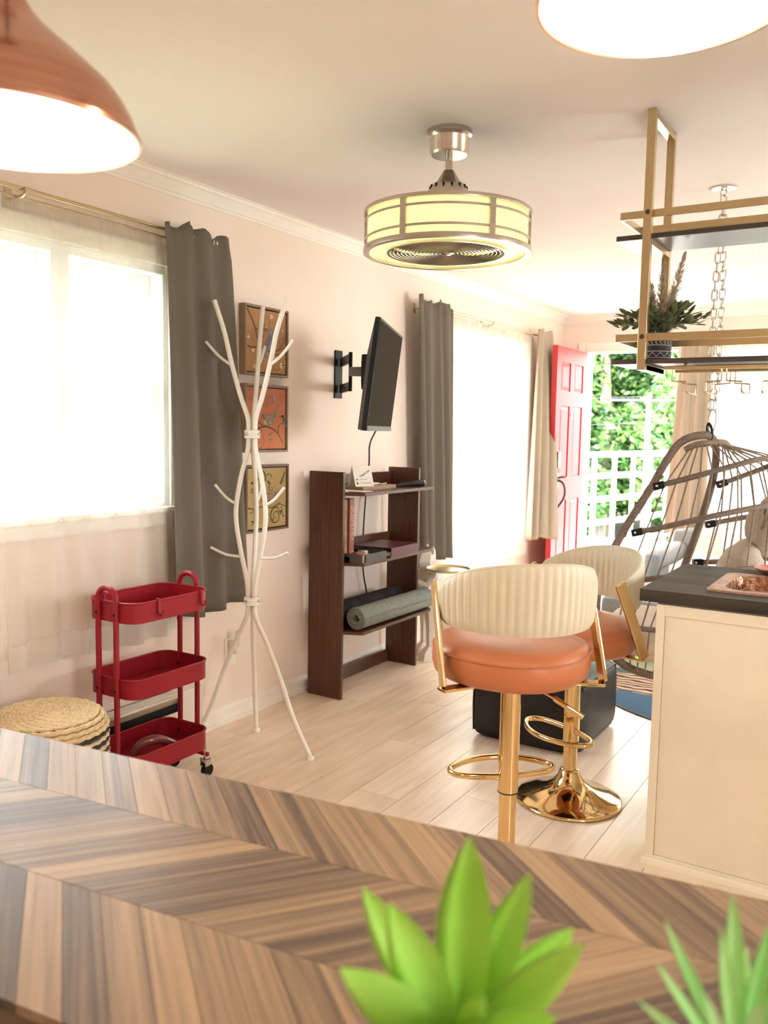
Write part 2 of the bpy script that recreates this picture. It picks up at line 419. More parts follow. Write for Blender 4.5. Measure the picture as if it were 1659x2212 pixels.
solo(wall_with_holes('y', YB, 0.14, 0, XR, -0.2, H+0.2, [D1, W3]), 'wall_back', 'wall', 'far white wall with the open front door', 'wall', (0,YB,0), **st)
solo(wall_with_holes('x', XR, 0.14, YF-0.14, YB+0.14, -0.2, H+0.2, [FILL_W4, FILL_W5]), 'wall_right', 'wall', 'white kitchen wall on the right, outside the photo', 'wall', (XR,0,0), **st)
solo(MB().box((0, YF-0.14, -0.2), (XR, YF, H+0.2)), 'wall_front', 'wall', 'white wall behind the dining table', 'wall', (0,YF,0), **st)
solo(MB().box((-0.14, YF-0.14, H), (XR+0.14, YB+0.14, H+0.2)), 'ceiling', 'ceiling', 'smooth warm white ceiling', 'ceiling', (0,0,H), **st)
fl = thing('floor', 'light oak plank floor', 'floor', (0,0,0), kind='structure')
MB().box((0, YF, -0.2), (XR, YB, -0.003)).build('subfloor', 'gap', fl)
random.seed(3)
PW, PL = 0.182, 1.25
pm = None
xs = 0.018 - PW; k = 0
plank_mesh = {}
def plank(lx, ly):
    key = (round(lx, 3), round(ly, 3))
    if key not in plank_mesh:
        mb = MB().box((-lx/2, -ly/2, -0.010), (lx/2, ly/2, 0.0))
        o = mb.build('floor_plank', 'oak', fl); plank_mesh[key] = o.data; return o
    o = bpy.data.objects.new('floor_plank', plank_mesh[key]); COL.objects.link(o); o.parent = fl; return o
col = 0
while xs < XR:
    x0 = max(0, xs); x1 = min(XR, xs+PW)
    y = YF - (col*0.43 % 1.0)*PL
    while y < YB:
        y0 = max(YF, y); y1 = min(YB, y+PL)
        if y1-y0 > 0.03 and x1-x0 > 0.02:
            o = plank(y1-y0-0.0022, x1-x0-0.0022)
            o.location = ((x0+x1)/2, (y0+y1)/2, 0); o.rotation_euler = (0, 0, PI/2)
        y += PL
    xs += PW; col += 1

# crown mouldings and baseboards
def crown_profile(): return [(0, -0.064), (0.006, -0.064), (0.010, -0.054), (0.016, -0.052), (0.024, -0.040), (0.044, -0.018), (0.054, -0.013), (0.058, -0.004), (0.072, -0.003), (0.072, 0), (0, 0)]
mb = MB(); pr = crown_profile()
mb.prism([(x, YF, H+z) for x, z in pr], (0, YB-YF, 0))
solo(mb, 'trim_1', 'trim', 'white crown moulding along the window wall', 'moulding', (0,0,H), **st)
mb = MB(); mb.prism([(0, YB-x, H+z) for x, z in pr], (XR, 0, 0))
solo(mb, 'trim_2', 'trim', 'white crown moulding above the front door', 'moulding', (0,YB,H), **st)
bp = [(0, 0), (0.014, 0), (0.014, 0.012), (0.011, 0.014), (0.011, 0.066), (0.006, 0.082), (0, 0.084)]
mb = MB(); mb.prism([(x, 2.737, z) for x, z in bp], (0, 0.80+1.5, 0)); mb.box((0, 2.737, 0), (0.02, 5.04, 0.018))
solo(mb, 'baseboard_left', 'trim', 'white baseboard behind the coat rack and bookcase', 'baseboard', (0,2.737,0), **st)
mb = MB(); mb.prism([(1.06, YB-x, z) for x, z in bp], (XR-1.06, 0, 0))
solo(mb, 'baseboard_back', 'trim', 'white baseboard along the far wall', 'baseboard', (1.06,YB,0), **st)

# windows -------------------------------------------------------------
def sash(root, x, y0, y1, z0, z1, w=0.042):
    f = MB()
    f.box((x-0.02, y0, z0), (x+0.02, y0+w, z1)).box((x-0.02, y1-w, z0), (x+0.02, y1, z1))
    f.box((x-0.02, y0+w, z0), (x+0.02, y1-w, z0+w)).box((x-0.02, y0+w, z1-w), (x+0.02, y1-w, z1))
    o = f.build('sash', 'white_frame', root, rel=root.location, bevel=0.003)
    MB().box((x-0.003, y0+w*0.8, z0+w*0.8), (x+0.003, y1-w*0.8, z1-w*0.8)).build('pane', 'glass', o, rel=root.location)
w = thing('window_1', 'twin double-hung window behind the white sheers', 'window', (0, 2.05, 1.03), kind='structure')
f = MB()
f.box((-0.13, 1.50, 1.03), (0.0, 1.535, 2.03)).box((-0.13, 2.575, 1.03), (0.0, 2.60, 2.03)).box((-0.13, 1.535, 1.995), (0.0, 2.575, 2.03)).box((-0.13, 1.535, 1.03), (0, 2.575, 1.062)).box((-0.13, 2.035, 1.062), (0.0, 2.115, 1.995))
f.build('window_frame', 'white_frame', w, rel=w.location, bevel=0.003)
for y0, y1 in ((1.535, 2.035), (2.115, 2.575)):
    sash(w, -0.095, y0, y1, 1.535, 1.995); sash(w, -0.045, y0, y1, 1.062, 1.575)
c = MB()
c.box((0, 1.43, 1.03), (0.016, 1.50, 2.10)).box((0, 2.60, 1.03), (0.016, 2.665, 2.10)).box((0, 1.50, 2.03), (0.016, 2.60, 2.10))
c.build('window_casing', 'trim', w, rel=w.location, bevel=0.003)
MB().box((-0.02, 1.41, 1.022), (0.035, 2.69, 1.045)).box((0, 1.43, 0.965), (0.014, 2.665, 1.022)).build('window_sill', 'trim', w, rel=w.location, bevel=0.004)

w = thing('window_2', 'tall bright window behind the far sheer', 'window', (0, 5.7, 0.55), kind='structure')
f = MB()
f.box((-0.13, 5.05, 0.55), (0, 5.08, 2.05)).box((-0.13, 6.35, 0.55), (0, 6.38, 2.05)).box((-0.13, 5.08, 2.02), (0, 6.35, 2.05)).box((-0.13, 5.08, 0.55), (0, 6.35, 0.58)).box((-0.13, 5.69, 0.58), (0, 5.74, 2.02))
f.build('window_frame', 'white_frame', w, rel=w.location, bevel=0.003)
sash(w, -0.07, 5.08, 5.69, 0.58, 2.02); sash(w, -0.07, 5.74, 6.35, 0.58, 2.02)
w = thing('window_3', 'wide bright window above the grey sofa', 'window', (2.25, YB, 0.66), kind='structure')
f = MB()
for a, b in (((1.30, 7.3, .66), (1.34, 7.43, 2.05)), ((3.16, 7.3, .66), (3.20, 7.43, 2.05)), ((1.34, 7.3, .66), (3.16, 7.43, .70)), ((1.34, 7.3, 2.01), (3.16, 7.43, 2.05)), ((2.22, 7.3, .70), (2.28, 7.43, 2.01))): f.box(a, b)
f.build('window_frame', 'white_frame', w, rel=w.location, bevel=0.003)
MB().box((1.34, 7.36, .70), (2.22, 7.366, 2.01)).build('pane', 'glass', w, rel=w.location)
MB().box((2.28, 7.36, .70), (3.16, 7.366, 2.01)).build('pane', 'glass', w, rel=w.location)
MB().box((1.24, 7.25, .635), (3.26, 7.30, .66)).build('window_sill', 'trim', w, rel=w.location, bevel=0.004)
w = thing('added_window_4', 'wide window added in the right wall for fill light', 'window', (XR, 4.2, 0.9), kind='structure')  # unseen window, added to brighten the middle of the room
f = MB()
for a, b in (((4.6, 3.475, .9), (4.73, 3.515, 2.0)), ((4.6, 4.685, .9), (4.73, 4.725, 2.0)), ((4.6, 3.515, .9), (4.73, 4.685, .94)), ((4.6, 3.515, 1.96), (4.73, 4.685, 2.0))): f.box(a, b)
f.build('window_frame', 'white_frame', w, rel=w.location)
MB().box((4.66, 3.515, .94), (4.666, 4.685, 1.96)).build('pane', 'glass', w, rel=w.location)

w = thing('added_window_5', 'small window added in the right wall for fill light', 'window', (XR, 0.6, 1.0), kind='structure')  # unseen window, added to brighten the near end of the room
f = MB()
for a, b in (((4.6, .25, 1.0), (4.73, .28, 1.9)), ((4.6, .92, 1.0), (4.73, .95, 1.9)), ((4.6, .28, 1.0), (4.73, .92, 1.03)), ((4.6, .28, 1.87), (4.73, .92, 1.9))): f.box(a, b)
f.build('window_frame', 'white_frame', w, rel=w.location)
MB().box((4.66, .28, 1.03), (4.666, .92, 1.87)).build('pane', 'glass', w, rel=w.location)
# front door: frame, open red leaf ------------------------------------
d = thing('door_1', 'open red six-panel front door with bronze handle set', 'door', (0.215, YB, 0), kind='structure')
f = MB()
f.box((0.215, 7.28, 0), (0.232, 7.44, 2.09)).box((0.988, 7.28, 0), (1.005, 7.44, 2.09)).box((0.232, 7.28, 2.073), (0.988, 7.44, 2.09))
f.box((0.15, 7.28, 0), (0.215, 7.30, 2.155)).box((1.005, 7.28, 0), (1.07, 7.30, 2.155)).box((0.215, 7.28, 2.09), (1.005, 7.30, 2.155))
f.build('door_frame', 'trim', d, rel=d.location, bevel=0.003)
# the leaf stands open at a right angle, parallel to the window wall
LX0, LX1, LY0, LY1, LZ1 = 0.192, 0.236, 6.545, 7.272, 2.072
cells_y = [(6.645, 6.865), (6.955, 7.175)]; cells_z = [(0.23, 0.83), (1.02, 1.60), (1.72, 1.95)]
L = MB()
L.box((LX0, LY0, 0.02), (LX1-0.010, LY1, LZ1))
ys = [LY0, cells_y[0][0], cells_y[0][1], cells_y[1][0], cells_y[1][1], LY1]
zs = [0.02, .23, .83, 1.02, 1.60, 1.72, 1.95, LZ1]
for i in range(5):
    for j in range(7):
        if i in (1, 3) and j in (1, 3, 5): continue
        L.box((LX1-0.010, ys[i], zs[j]), (LX1, ys[i+1], zs[j+1]))
leaf = L.build('door_leaf', 'door_red', d, rel=d.location)
for (a, b) in cells_y:
    for (z0, z1) in cells_z:
        p = MB(); m_ = 0.035
        P = [(LX1-0.009, a+0.010, z0+0.010), (LX1-0.009, b-0.010, z0+0.010), (LX1-0.009, b-0.010, z1-0.010), (LX1-0.009, a+0.010, z1-0.010),
             (LX1-0.002, a+m_, z0+m_), (LX1-0.002, b-m_, z0+m_), (LX1-0.002, b-m_, z1-m_), (LX1-0.002, a+m_, z1-m_)]
        p.add(P, [(4,5,6,7), (0,1,5,4), (1,2,6,5), (2,3,7,6), (3,0,4,7)])
        p.build('door_panel', 'door_red', leaf, rel=d.location)
bronze = mat('aged_bronze', (0.10, 0.075, 0.065), 0.35, 0.8); MT['bronze'] = bronze
h = MB()
h.box((LX1, 6.585, 1.10), (LX1+0.02, 6.65, 1.23)); h.box((LX1, 6.585, 0.93), (LX1+0.012, 6.645, 1.06))
h.tube(catmull([(LX1+.012, 6.615, 1.0), (LX1+.05, 6.625, .985), (LX1+.07, 6.63, .93), (LX1+.065, 6.625, .86), (LX1+.03, 6.62, .80), (LX1+.01, 6.62, .77)], 6), 0.011, 8)
h.tube([(LX1+.012, 6.615, 1.02), (LX1+.05, 6.63, 1.03), (LX1+.07, 6.64, 1.025)], 0.008, 8)
h.box((LX1, 6.60, 0.72), (LX1+0.012, 6.64, 0.80))
h.build('handle_set', 'bronze', leaf, rel=d.location, smooth=True, bevel=0.003)
MB().box((LX0+0.01, LY0-0.003, 1.10), (LX1-0.01, LY0+0.002, 1.19)).build('latch_plate', 'bronze', leaf, rel=d.location)
MB().box((LX1-0.001, 6.895, 1.50), (LX1+0.008, 6.925, 1.56)).build('door_viewer', 'white_frame', leaf, rel=d.location, bevel=0.002)

# baseboard heater ------------------------------------------------------
t = thing('baseboard_heater', 'cream electric baseboard heater behind the red cart', 'heater', (0.0, 1.8, 0))
mb = MB(); mb.box((0.003, 0.9, 0.045), (0.012, 2.735, 0.245)); mb.box((0.003, 0.9, 0.236), (0.058, 2.735, 0.245)); mb.box((0.055, 0.9, 0.075), (0.065, 2.735, 0.165))
mb.box((0.003, 0.9, 0.045), (0.05, 2.735, 0.055))
mb.build('casing', 'trim', t, rel=t.location, bevel=0.002)
mb = MB(); mb.box((0.003, 2.60, 0.045), (0.068, 2.735, 0.247)); mb.build('end_cap', 'trim', t, rel=t.location, bevel=0.003)
mb = MB(); mb.box((0.014, 0.9, 0.075), (0.05, 2.6, 0.20)); mb.build('heating_fins', 'black', t, rel=t.location)
mb = MB(); mb.prism([(0.058, .9, .236), (0.064, .9, .228), (0.046, .9, .190), (.042, .9, .194)], (0, 1.70, 0)); mb.build('damper', 'nickel', t, rel=t.location)
mb = MB(); mb.box((0.003, 2.50, 0.0), (0.045, 2.70, 0.045)); mb.build('foot', 'trim', t, rel=t.location)

# outlet with plugged-in air freshener -----------------------------------
t = thing('wall_outlet', 'cream double wall outlet with a plug-in behind the coat rack', 'outlet', (0, 2.98, 0.335))
MB().box((0, 2.945, 0.27), (0.006, 3.022, 0.40)).build('cover_plate', 'trim', t, rel=t.location, bevel=0.002)
MB().box((0.006, 2.968, 0.285), (0.009, 3.0, 0.322)).build('socket', 'trim', t, rel=t.location, bevel=0.002)
MB().softbox((0.03, 2.985, 0.36), (0.05, 0.045, 0.06), 0.012, 5).tube([(0.05, 2.985, 0.37), (0.055, 2.985, 0.44)], 0.016, 12).build('plug_in_diffuser', 'trim', t, rel=t.location, smooth=True)

# outdoors ----------------------------------------------------------------
solo(MB().box((-40, 7.44, -1.2), (40, 70, -1.0)).box((-40, -20, -1.2), (-0.14, 7.44, -1.0)), 'lawn', 'lawn', 'green lawn below the porch', 'lawn', (0, 20, -1.0), kind='structure')
t = thing('porch_deck', 'pale boarded porch floor outside the front door', 'deck', (0.5, 9, -0.08), kind='structure')
dm = None
for i in range(28):
    x = -1.9 + i*0.145
    if dm is None:
        o = MB().box((0, 7.45, -0.12), (0.139, 11.9, -0.08)).build('deck_board', 'deck', t, rel=t.location); dm = o.data; o.location.x = x
    else:
        o = bpy.data.objects.new('deck_board', dm); COL.objects.link(o); o.parent = t; o.location.x = x
A = Vector((-0.48, 8.75, 0)); B = Vector((0.15, 11.85, 0)); dirv = (B-A).normalized(); Ln = (B-A).length
t = thing('porch_lattice', 'white square lattice railing at the side of the porch', 'railing', A)
def lat(u, z, off=0.0): return A + dirv*u + Vector((dirv.y, -dirv.x, 0))*off + Vector((0, 0, z))
mb = MB(); mb.bar(lat(-.3, 1.15), lat(Ln, 1.15), 0.09, 0.06); mb.build('top_rail', 'white_slat', t, rel=t.location)
mb = MB(); mb.bar(lat(-.3, -.04), lat(Ln, -.04), 0.06, 0.06); mb.build('bottom_rail', 'white_slat', t, rel=t.location)
nn = int(Ln/0.46)
for i in range(-1, nn+1):
    u = i*0.46+0.20
    mb = MB(); mb.bar(lat(u, -.05, .006), lat(u, 1.13, .006), 0.10, 0.010, up=(dirv.y, -dirv.x, 0)); mb.build('upright_slat', 'white_slat', t, rel=t.location)
for j in range(4):
    z = 0.11 + j*0.265
    mb = MB(); mb.bar(lat(-.3, z, -.008), lat(Ln, z, -.008), 0.010, 0.065); mb.build('cross_slat', 'white_slat', t, rel=t.location)
# trees
def foliage(n, rx, ry, rz, cz, seed, size):
    rnd = random.Random(seed); vs = []; fs = []
    blobs = [(rnd.uniform(-1, 1)*rx*0.75, rnd.uniform(-1, 1)*ry*0.75, cz+rnd.uniform(-1, 1)*rz*0.85, rnd.uniform(0.55, 1.1)) for _ in range(26)]
    for k in range(n):
        bx, by, bz, br = rnd.choice(blobs)
        d = Vector((rnd.gauss(0, 1), rnd.gauss(0, 1), rnd.gauss(0, 1))); d.normalize()
        p = Vector((bx, by, bz)) + d*br*rnd.uniform(0.6, 1.05)
        a = Vector((rnd.gauss(0, 1), rnd.gauss(0, 1), rnd.gauss(0, .6))).normalized(); b = a.cross(Vector((rnd.gauss(0, 1), rnd.gauss(0, 1), rnd.gauss(0, 1)))).normalized()
        s = size*rnd.uniform(0.6, 1.3)
        o = len(vs); vs += [p-a*s, p+b*s*0.5, p+a*s, p-b*s*0.5]; fs.append((o, o+1, o+2, o+3))
    return vs, fs
tree_data = []
for kind in range(3):
    vs, fs = foliage(17000, 2.2, 1.6, 3.2, 3.4, 40+kind, 0.085)
    mb = MB(); mb.add(vs, fs)
    me = mb.build('tree_foliage', 'tree_leaf'); fol = me.data; bpy.data.objects.remove(me)
    rnd = random.Random(90+kind); tb = MB(); top = Vector((rnd.uniform(-.3, .3), rnd.uniform(-.2, .2), 6.0))
    tb.tube(catmull([(0, 0, -.2), (0.06, 0.03, 1.6), (-.05, 0, 3.4), tuple(top)], 5), [0.17-0.11*i/15 for i in range(16)], 8)
    for q in range(6):
        z = 1.8+q*0.6; a = q*2.1
        tb.tube([(0, 0, z), (math.cos(a)*0.7, math.sin(a)*0.5, z+0.6), (math.cos(a)*1.5, math.sin(a)*1.1, z+1.0)], [0.05, 0.035, 0.015], 6)
    me = tb.build('tree_trunk', 'bark', smooth=True); trk = me.data; bpy.data.objects.remove(me)
    tree_data.append((fol, trk))
for i, (x, y, s, z) in enumerate([(-0.8, 18.6, 1.05, -1), (-3.4, 19.6, 1.2, -1), (-6.4, 18.6, 1.1, -1), (-1.9, 22, 1.4, -1), (-5.0, 23, 1.4, -1), (1.6, 20, 1.2, -1), (-8.6, 21, 1.4, -1), (4.2, 21.5, 1.3, -1), (-3.4, 30, 2.0, -1), (-8.6, 31, 2.0, -1), (-5.9, 36, 2.4, -1), (0.8, 29, 2.0, -1)]):
    tr = thing('tree', 'leafy green tree in the wood beyond the open door', 'tree', (x, y, z), random.Random(i).uniform(0, 6.28), 'trees beyond the porch')
    tr.scale = (s, s, s)
    fol, trk = tree_data[i % 3]
    for nm, me in (('foliage', fol), ('trunk', trk)):
        o = bpy.data.objects.new(nm, me); COL.objects.link(o); o.parent = tr
t = thing('utility_pole', 'weathered wooden utility pole with crossarm before the trees', 'pole', (-1.02, 14.2, -1.0))
MB().tube([(0, 0, 0), (0, 0, 3.06)], [0.060, 0.048], 12).build('post', 'pole_wood', t, smooth=True)
MB().bar((-.62, -.12, 2.94), (.62, .12, 2.94), 0.04, 0.045).build('crossarm', 'pole_wood', t)
MB().bar((-.26, -.05, 2.92), (0, 0, 2.66), 0.015, 0.018).bar((.26, .05, 2.92), (0, 0, 2.66), 0.015, 0.018).build('brace', 'pole_wood', t)
for i, z in enumerate((1.99, 1.56, 1.02)):
    pts = catmull([(-12, 11.4, z-0.15), (-5.5, 12.8, z-0.25), (-1.02, 14.08, z), (3, 15.2, z-0.12), (9, 16.6, z)], 8)
    solo(MB().tube(pts, 0.0035, 5), 'utility_wire', 'wire', ['pale overhead wire at the crossarm of the utility pole', 'pale overhead wire halfway up the utility pole', 'pale overhead wire low across the trees outside'][i], 'wire', (-1.02, 14.08, z))

# ================================================================== CURTAINS
def curtain(name, label, top, bot, zt, zb, folds, amp, material, thing_=None, hem=None, header=0.05, gather=1.0, phase=0.0, seed=1, ampb=None, nu=None, group=None):
    """cloth from the line 'top' ((x,y),(x,y)) down to the line 'bot'; folds push it to both sides"""
    rnd = random.Random(seed)
    nu = nu or folds*10; nv = 34
    (ax, ay), (bx, by) = top; (cx, cy), (dx, dy) = bot
    jit = [rnd.uniform(-0.25, 0.25) for _ in range(folds+2)]; amps = [rnd.uniform(0.6, 1.15) for _ in range(folds+2)]
    ampb = ampb if ampb is not None else amp
    rows = []
    for i in range(nu+1):
        u = i/nu; row = []
        ph = u*folds; k0 = int(min(ph, folds-1e-6)); w = amps[k0]*(1-(ph-k0)) + amps[k0+1]*(ph-k0); j = jit[k0]*(1-(ph-k0)) + jit[k0+1]*(ph-k0)
        for q in range(nv+1):
            v = q/nv
            z = zt + (zb-zt)*v
            tx = ax+(bx-ax)*u; ty = ay+(by-ay)*u; ex = cx+(dx-cx)*u; ey = cy+(dy-cy)*u
            sv = v**0.8
            x = tx+(ex-tx)*sv; y = ty+(ey-ty)*sv
            L = math.hypot(bx-ax, by-ay); nx, ny = (by-ay)/L, -(bx-ax)/L
            am = (amp+(ampb-amp)*v)*w
            o = math.sin(2*PI*(ph+j*0.6)+phase)*am
            if v*(zt-zb) < header: o += 0.006*math.sin(2*PI*ph*2.7+seed)
            row.append((x+nx*o, y+ny*o, z + ((0.012*math.sin(u*9+seed)+0.010*math.sin(u*23))*(0.15 if hem else 1.0) if q == 0 else 0) + (0.010*math.sin(u*7+seed*2)*v**6)))
        rows.append(row)
    loc = ((ax+bx)/2, (ay+by)/2, zb)
    if hem is None and thing_ is None:
        return solo(MB().grid(rows), name, material, label, 'curtain', loc, group=group, smooth=True, angle=180, solid=0.0025)
    t = thing(name, label, 'curtain', loc, group=group)
    hm = max(1, int(nv*(1-hem/(zt-zb))))
    MB().grid([r[:hm+1] for r in rows]).build('cloth_panel', material, t, rel=loc, smooth=True, angle=180)
    MB().grid([r[hm:] for r in rows]).build('hem', 'sheer_dense', t, rel=loc, smooth=True, angle=180)
    MB().grid([r[:2] for r in rows]).build('rod_pocket', 'sheer_dense', t, rel=loc, smooth=True, angle=180)
    return t
ct = curtain
ct('blackout_curtain', 'dark taupe curtain beside the coat rack', ((.106, 2.480), (.106, 2.845)), ((.100, 2.525), (.080, 2.990)), 2.185, 0.575, 3, 0.014, 'taupe', phase=2.4, seed=4, ampb=0.030)
ct('blackout_curtain', 'dark taupe curtain behind the brown bookcase', ((.106, 4.52), (.106, 4.98)), ((.10, 4.63), (.10, 5.09)), 2.175, 0.545, 4, 0.014, 'taupe', phase=0.4, seed=8, ampb=0.045)
ct('window_curtain', 'taupe curtain coloured pale as if sunlit, hanging against the red door', ((.106, 6.44), (.106, 6.74)), ((.13, 6.26), (.285, 6.44)), 2.19, 0.55, 3, 0.014, 'beige', phase=1.0, seed=5, ampb=0.045)  # strong window light on taupe cloth is put into its colour
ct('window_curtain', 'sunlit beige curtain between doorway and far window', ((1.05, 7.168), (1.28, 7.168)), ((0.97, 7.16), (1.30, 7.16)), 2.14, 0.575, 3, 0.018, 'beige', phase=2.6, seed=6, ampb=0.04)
ct('sheer_curtain', 'white sheer hanging behind the red cart', ((.056, 1.80), (.056, 2.535)), ((.056, 1.80), (.056, 2.60)), 2.135, 0.515, 6, 0.009, 'sheer', hem=0.085, seed=3, ampb=0.026, nu=72)
ct('sheer_curtain', 'white sheer at the left edge of the photo', ((.058, 1.30), (.058, 1.825)), ((.075, 1.28), (.075, 1.785)), 2.135, 0.47, 4, 0.009, 'sheer', hem=0.085, seed=9, ampb=0.03, nu=48)
ct('sheer_curtain', 'white glowing sheer over the far left window', ((.05, 4.97), (.05, 6.52)), ((.05, 4.97), (.05, 6.52)), 2.13, 0.40, 10, 0.010, 'sheer_bright', hem=0.085, seed=11, nu=90)
ct('sheer_curtain', 'white glowing sheer over the window above the sofa', ((1.25, 7.22), (3.25, 7.22)), ((1.25, 7.22), (3.25, 7.22)), 2.11, 0.64, 12, 0.012, 'sheer_bright', hem=0.085, seed=12, nu=100)
def rod(label, pts, r, brackets, loc, second=None):
    t = thing('curtain_rod', label, 'curtain rod', loc)
    MB().tube(pts, r, 12).build('rod', 'brass', t, rel=loc, smooth=True)
    if second: MB().tube(second, r*0.85, 12).build('sheer_rod', 'brass', t, rel=loc, smooth=True)
    for b in brackets:
        mb = MB()
        if abs(b[0]) < 0.3: mb.box((0.0, b[1]-.012, b[2]-.05), (.006, b[1]+.012, b[2]+.01)); mb.tube([(0.004, b[1], b[2]-.02), (.05, b[1], b[2]-.022), (.085, b[1], b[2]-.022), (.098, b[1], b[2]-.010), (.098, b[1], b[2]+.004)], 0.006, 8)
        else: mb.box((b[0]-.012, YB-.006, b[2]-.05), (b[0]+.012, YB, b[2]+.01)); mb.tube([(b[0], YB-.004, b[2]-.02), (b[0], 7.2, b[2]-.012)], 0.006, 8)
        mb.build('bracket', 'brass', t, rel=loc, smooth=True)
    for e in (pts[0], pts[-1]):
        MB().softbox(e, (.03, .03, .03), .012, 4).build('finial', 'brass', t, rel=loc, smooth=True)
    return t
rod('thin double brass rod carrying the sheers beside the coat rack', [(.082, 1.2, 2.158), (.082, 2.80, 2.158)], .0075, [(.08, 1.87, 2.158), (.08, 2.77, 2.158)], (.086, 2.0, 2.152), second=[(.036, 1.2, 2.140), (.036, 2.78, 2.140)])
rod('thin brass rod above the far left window', [(.082, 4.60, 2.148), (.082, 6.66, 2.148)], .0075, [(.08, 4.66, 2.148), (.08, 5.62, 2.148)], (.086, 5.6, 2.148))
rod('thin brass rod above the window by the sofa', [(.98, 7.2, 2.12), (3.35, 7.2, 2.12)], .0075, [(1.02, 7.2, 2.12), (3.3, 7.2, 2.12)], (1.2, 7.2, 2.12))

# ================================================================== COAT RACK
t = thing('coat_rack', 'white tubular metal coat rack with branch hooks', 'coat rack', (0.255, 2.83, 0))
cx, cy = 0.300, 2.785
feet = [(0.598, 2.812), (0.195, 2.945), (0.036, 2.722)]
tops = [(1.0, 0.05, .175), (-.42, .90, .17), (-.93, -.36, .168)]
for i, (fx, fy) in enumerate(feet):
    ux, uy, R = tops[i]
    dx, dy = fx-cx, fy-cy
    gx, gy = ux*0.0165, uy*0.0165
    pts = [(fx, fy, 0.012), (cx+dx*.72, cy+dy*.72, 0.16), (cx+dx*.50, cy+dy*.50, .32), (cx+dx*.26, cy+dy*.26, .47), (cx+gx*1.3, cy+gy*1.3, .575), (cx+gx, cy+gy, .645), (cx+gx*1.3, cy+gy*1.3, .73), (cx+ux*.050, cy+uy*.050, .86),
           (cx+ux*.072, cy+uy*.072, 1.01), (cx+ux*.052, cy+uy*.052, 1.16), (cx+gx*1.2, cy+gy*1.2, 1.28), (cx+gx*.95, cy+gy*.95, 1.353), (cx+gx*1.15, cy+gy*1.15, 1.42), (cx+ux*.055, cy+uy*.055, 1.52), (cx+ux*.095, cy+uy*.095, 1.66), (cx+ux*.125, cy+uy*.125, 1.78), (cx+ux*R, cy+uy*R, 1.905)]
    br = MB().tube(catmull(pts, 5), 0.0102, 12).build('upright_tube', 'white_metal', t, rel=t.location, smooth=True)
    MB().lathe([(0, 0), (.017, 0), (.018, .006), (.016, .012), (.012, .018)], 16, (fx, fy, 0)).build('foot_cap', 'white_metal', br, rel=t.location, smooth=True)
    for (r0, z0, r1, z1) in ((.088, 1.635, .205, 1.735), (.070, 1.055, .165, 1.135), (.055, .832, .185, .866)):
        a = Vector((cx+ux*r0, cy+uy*r0, z0)); b = Vector((cx+ux*r1, cy+uy*r1, z1)); m_ = (a+b)/2 + Vector((0, 0, -.010))
        MB().tube(catmull([a, m_, b], 5), 0.0062, 10).build('hook', 'white_metal', br, rel=t.location, smooth=True)
for z in (.645, 1.353):
    pr = []
    for k in range(4): pr += [(.031, z-.018+k*.009), (.034, z-.0155+k*.009), (.031, z-.0115+k*.009)]
    c = MB().lathe(pr, 20, (cx, cy, 0)).build('collar', 'white_metal', t, rel=t.location, smooth=True)
    for a in (0.2, -1.6): MB().softbox((cx+.033*math.cos(a), cy+.033*math.sin(a), z), (.012, .012, .012), .005, 3).build('collar_screw', 'nickel', c, rel=t.location, smooth=True)

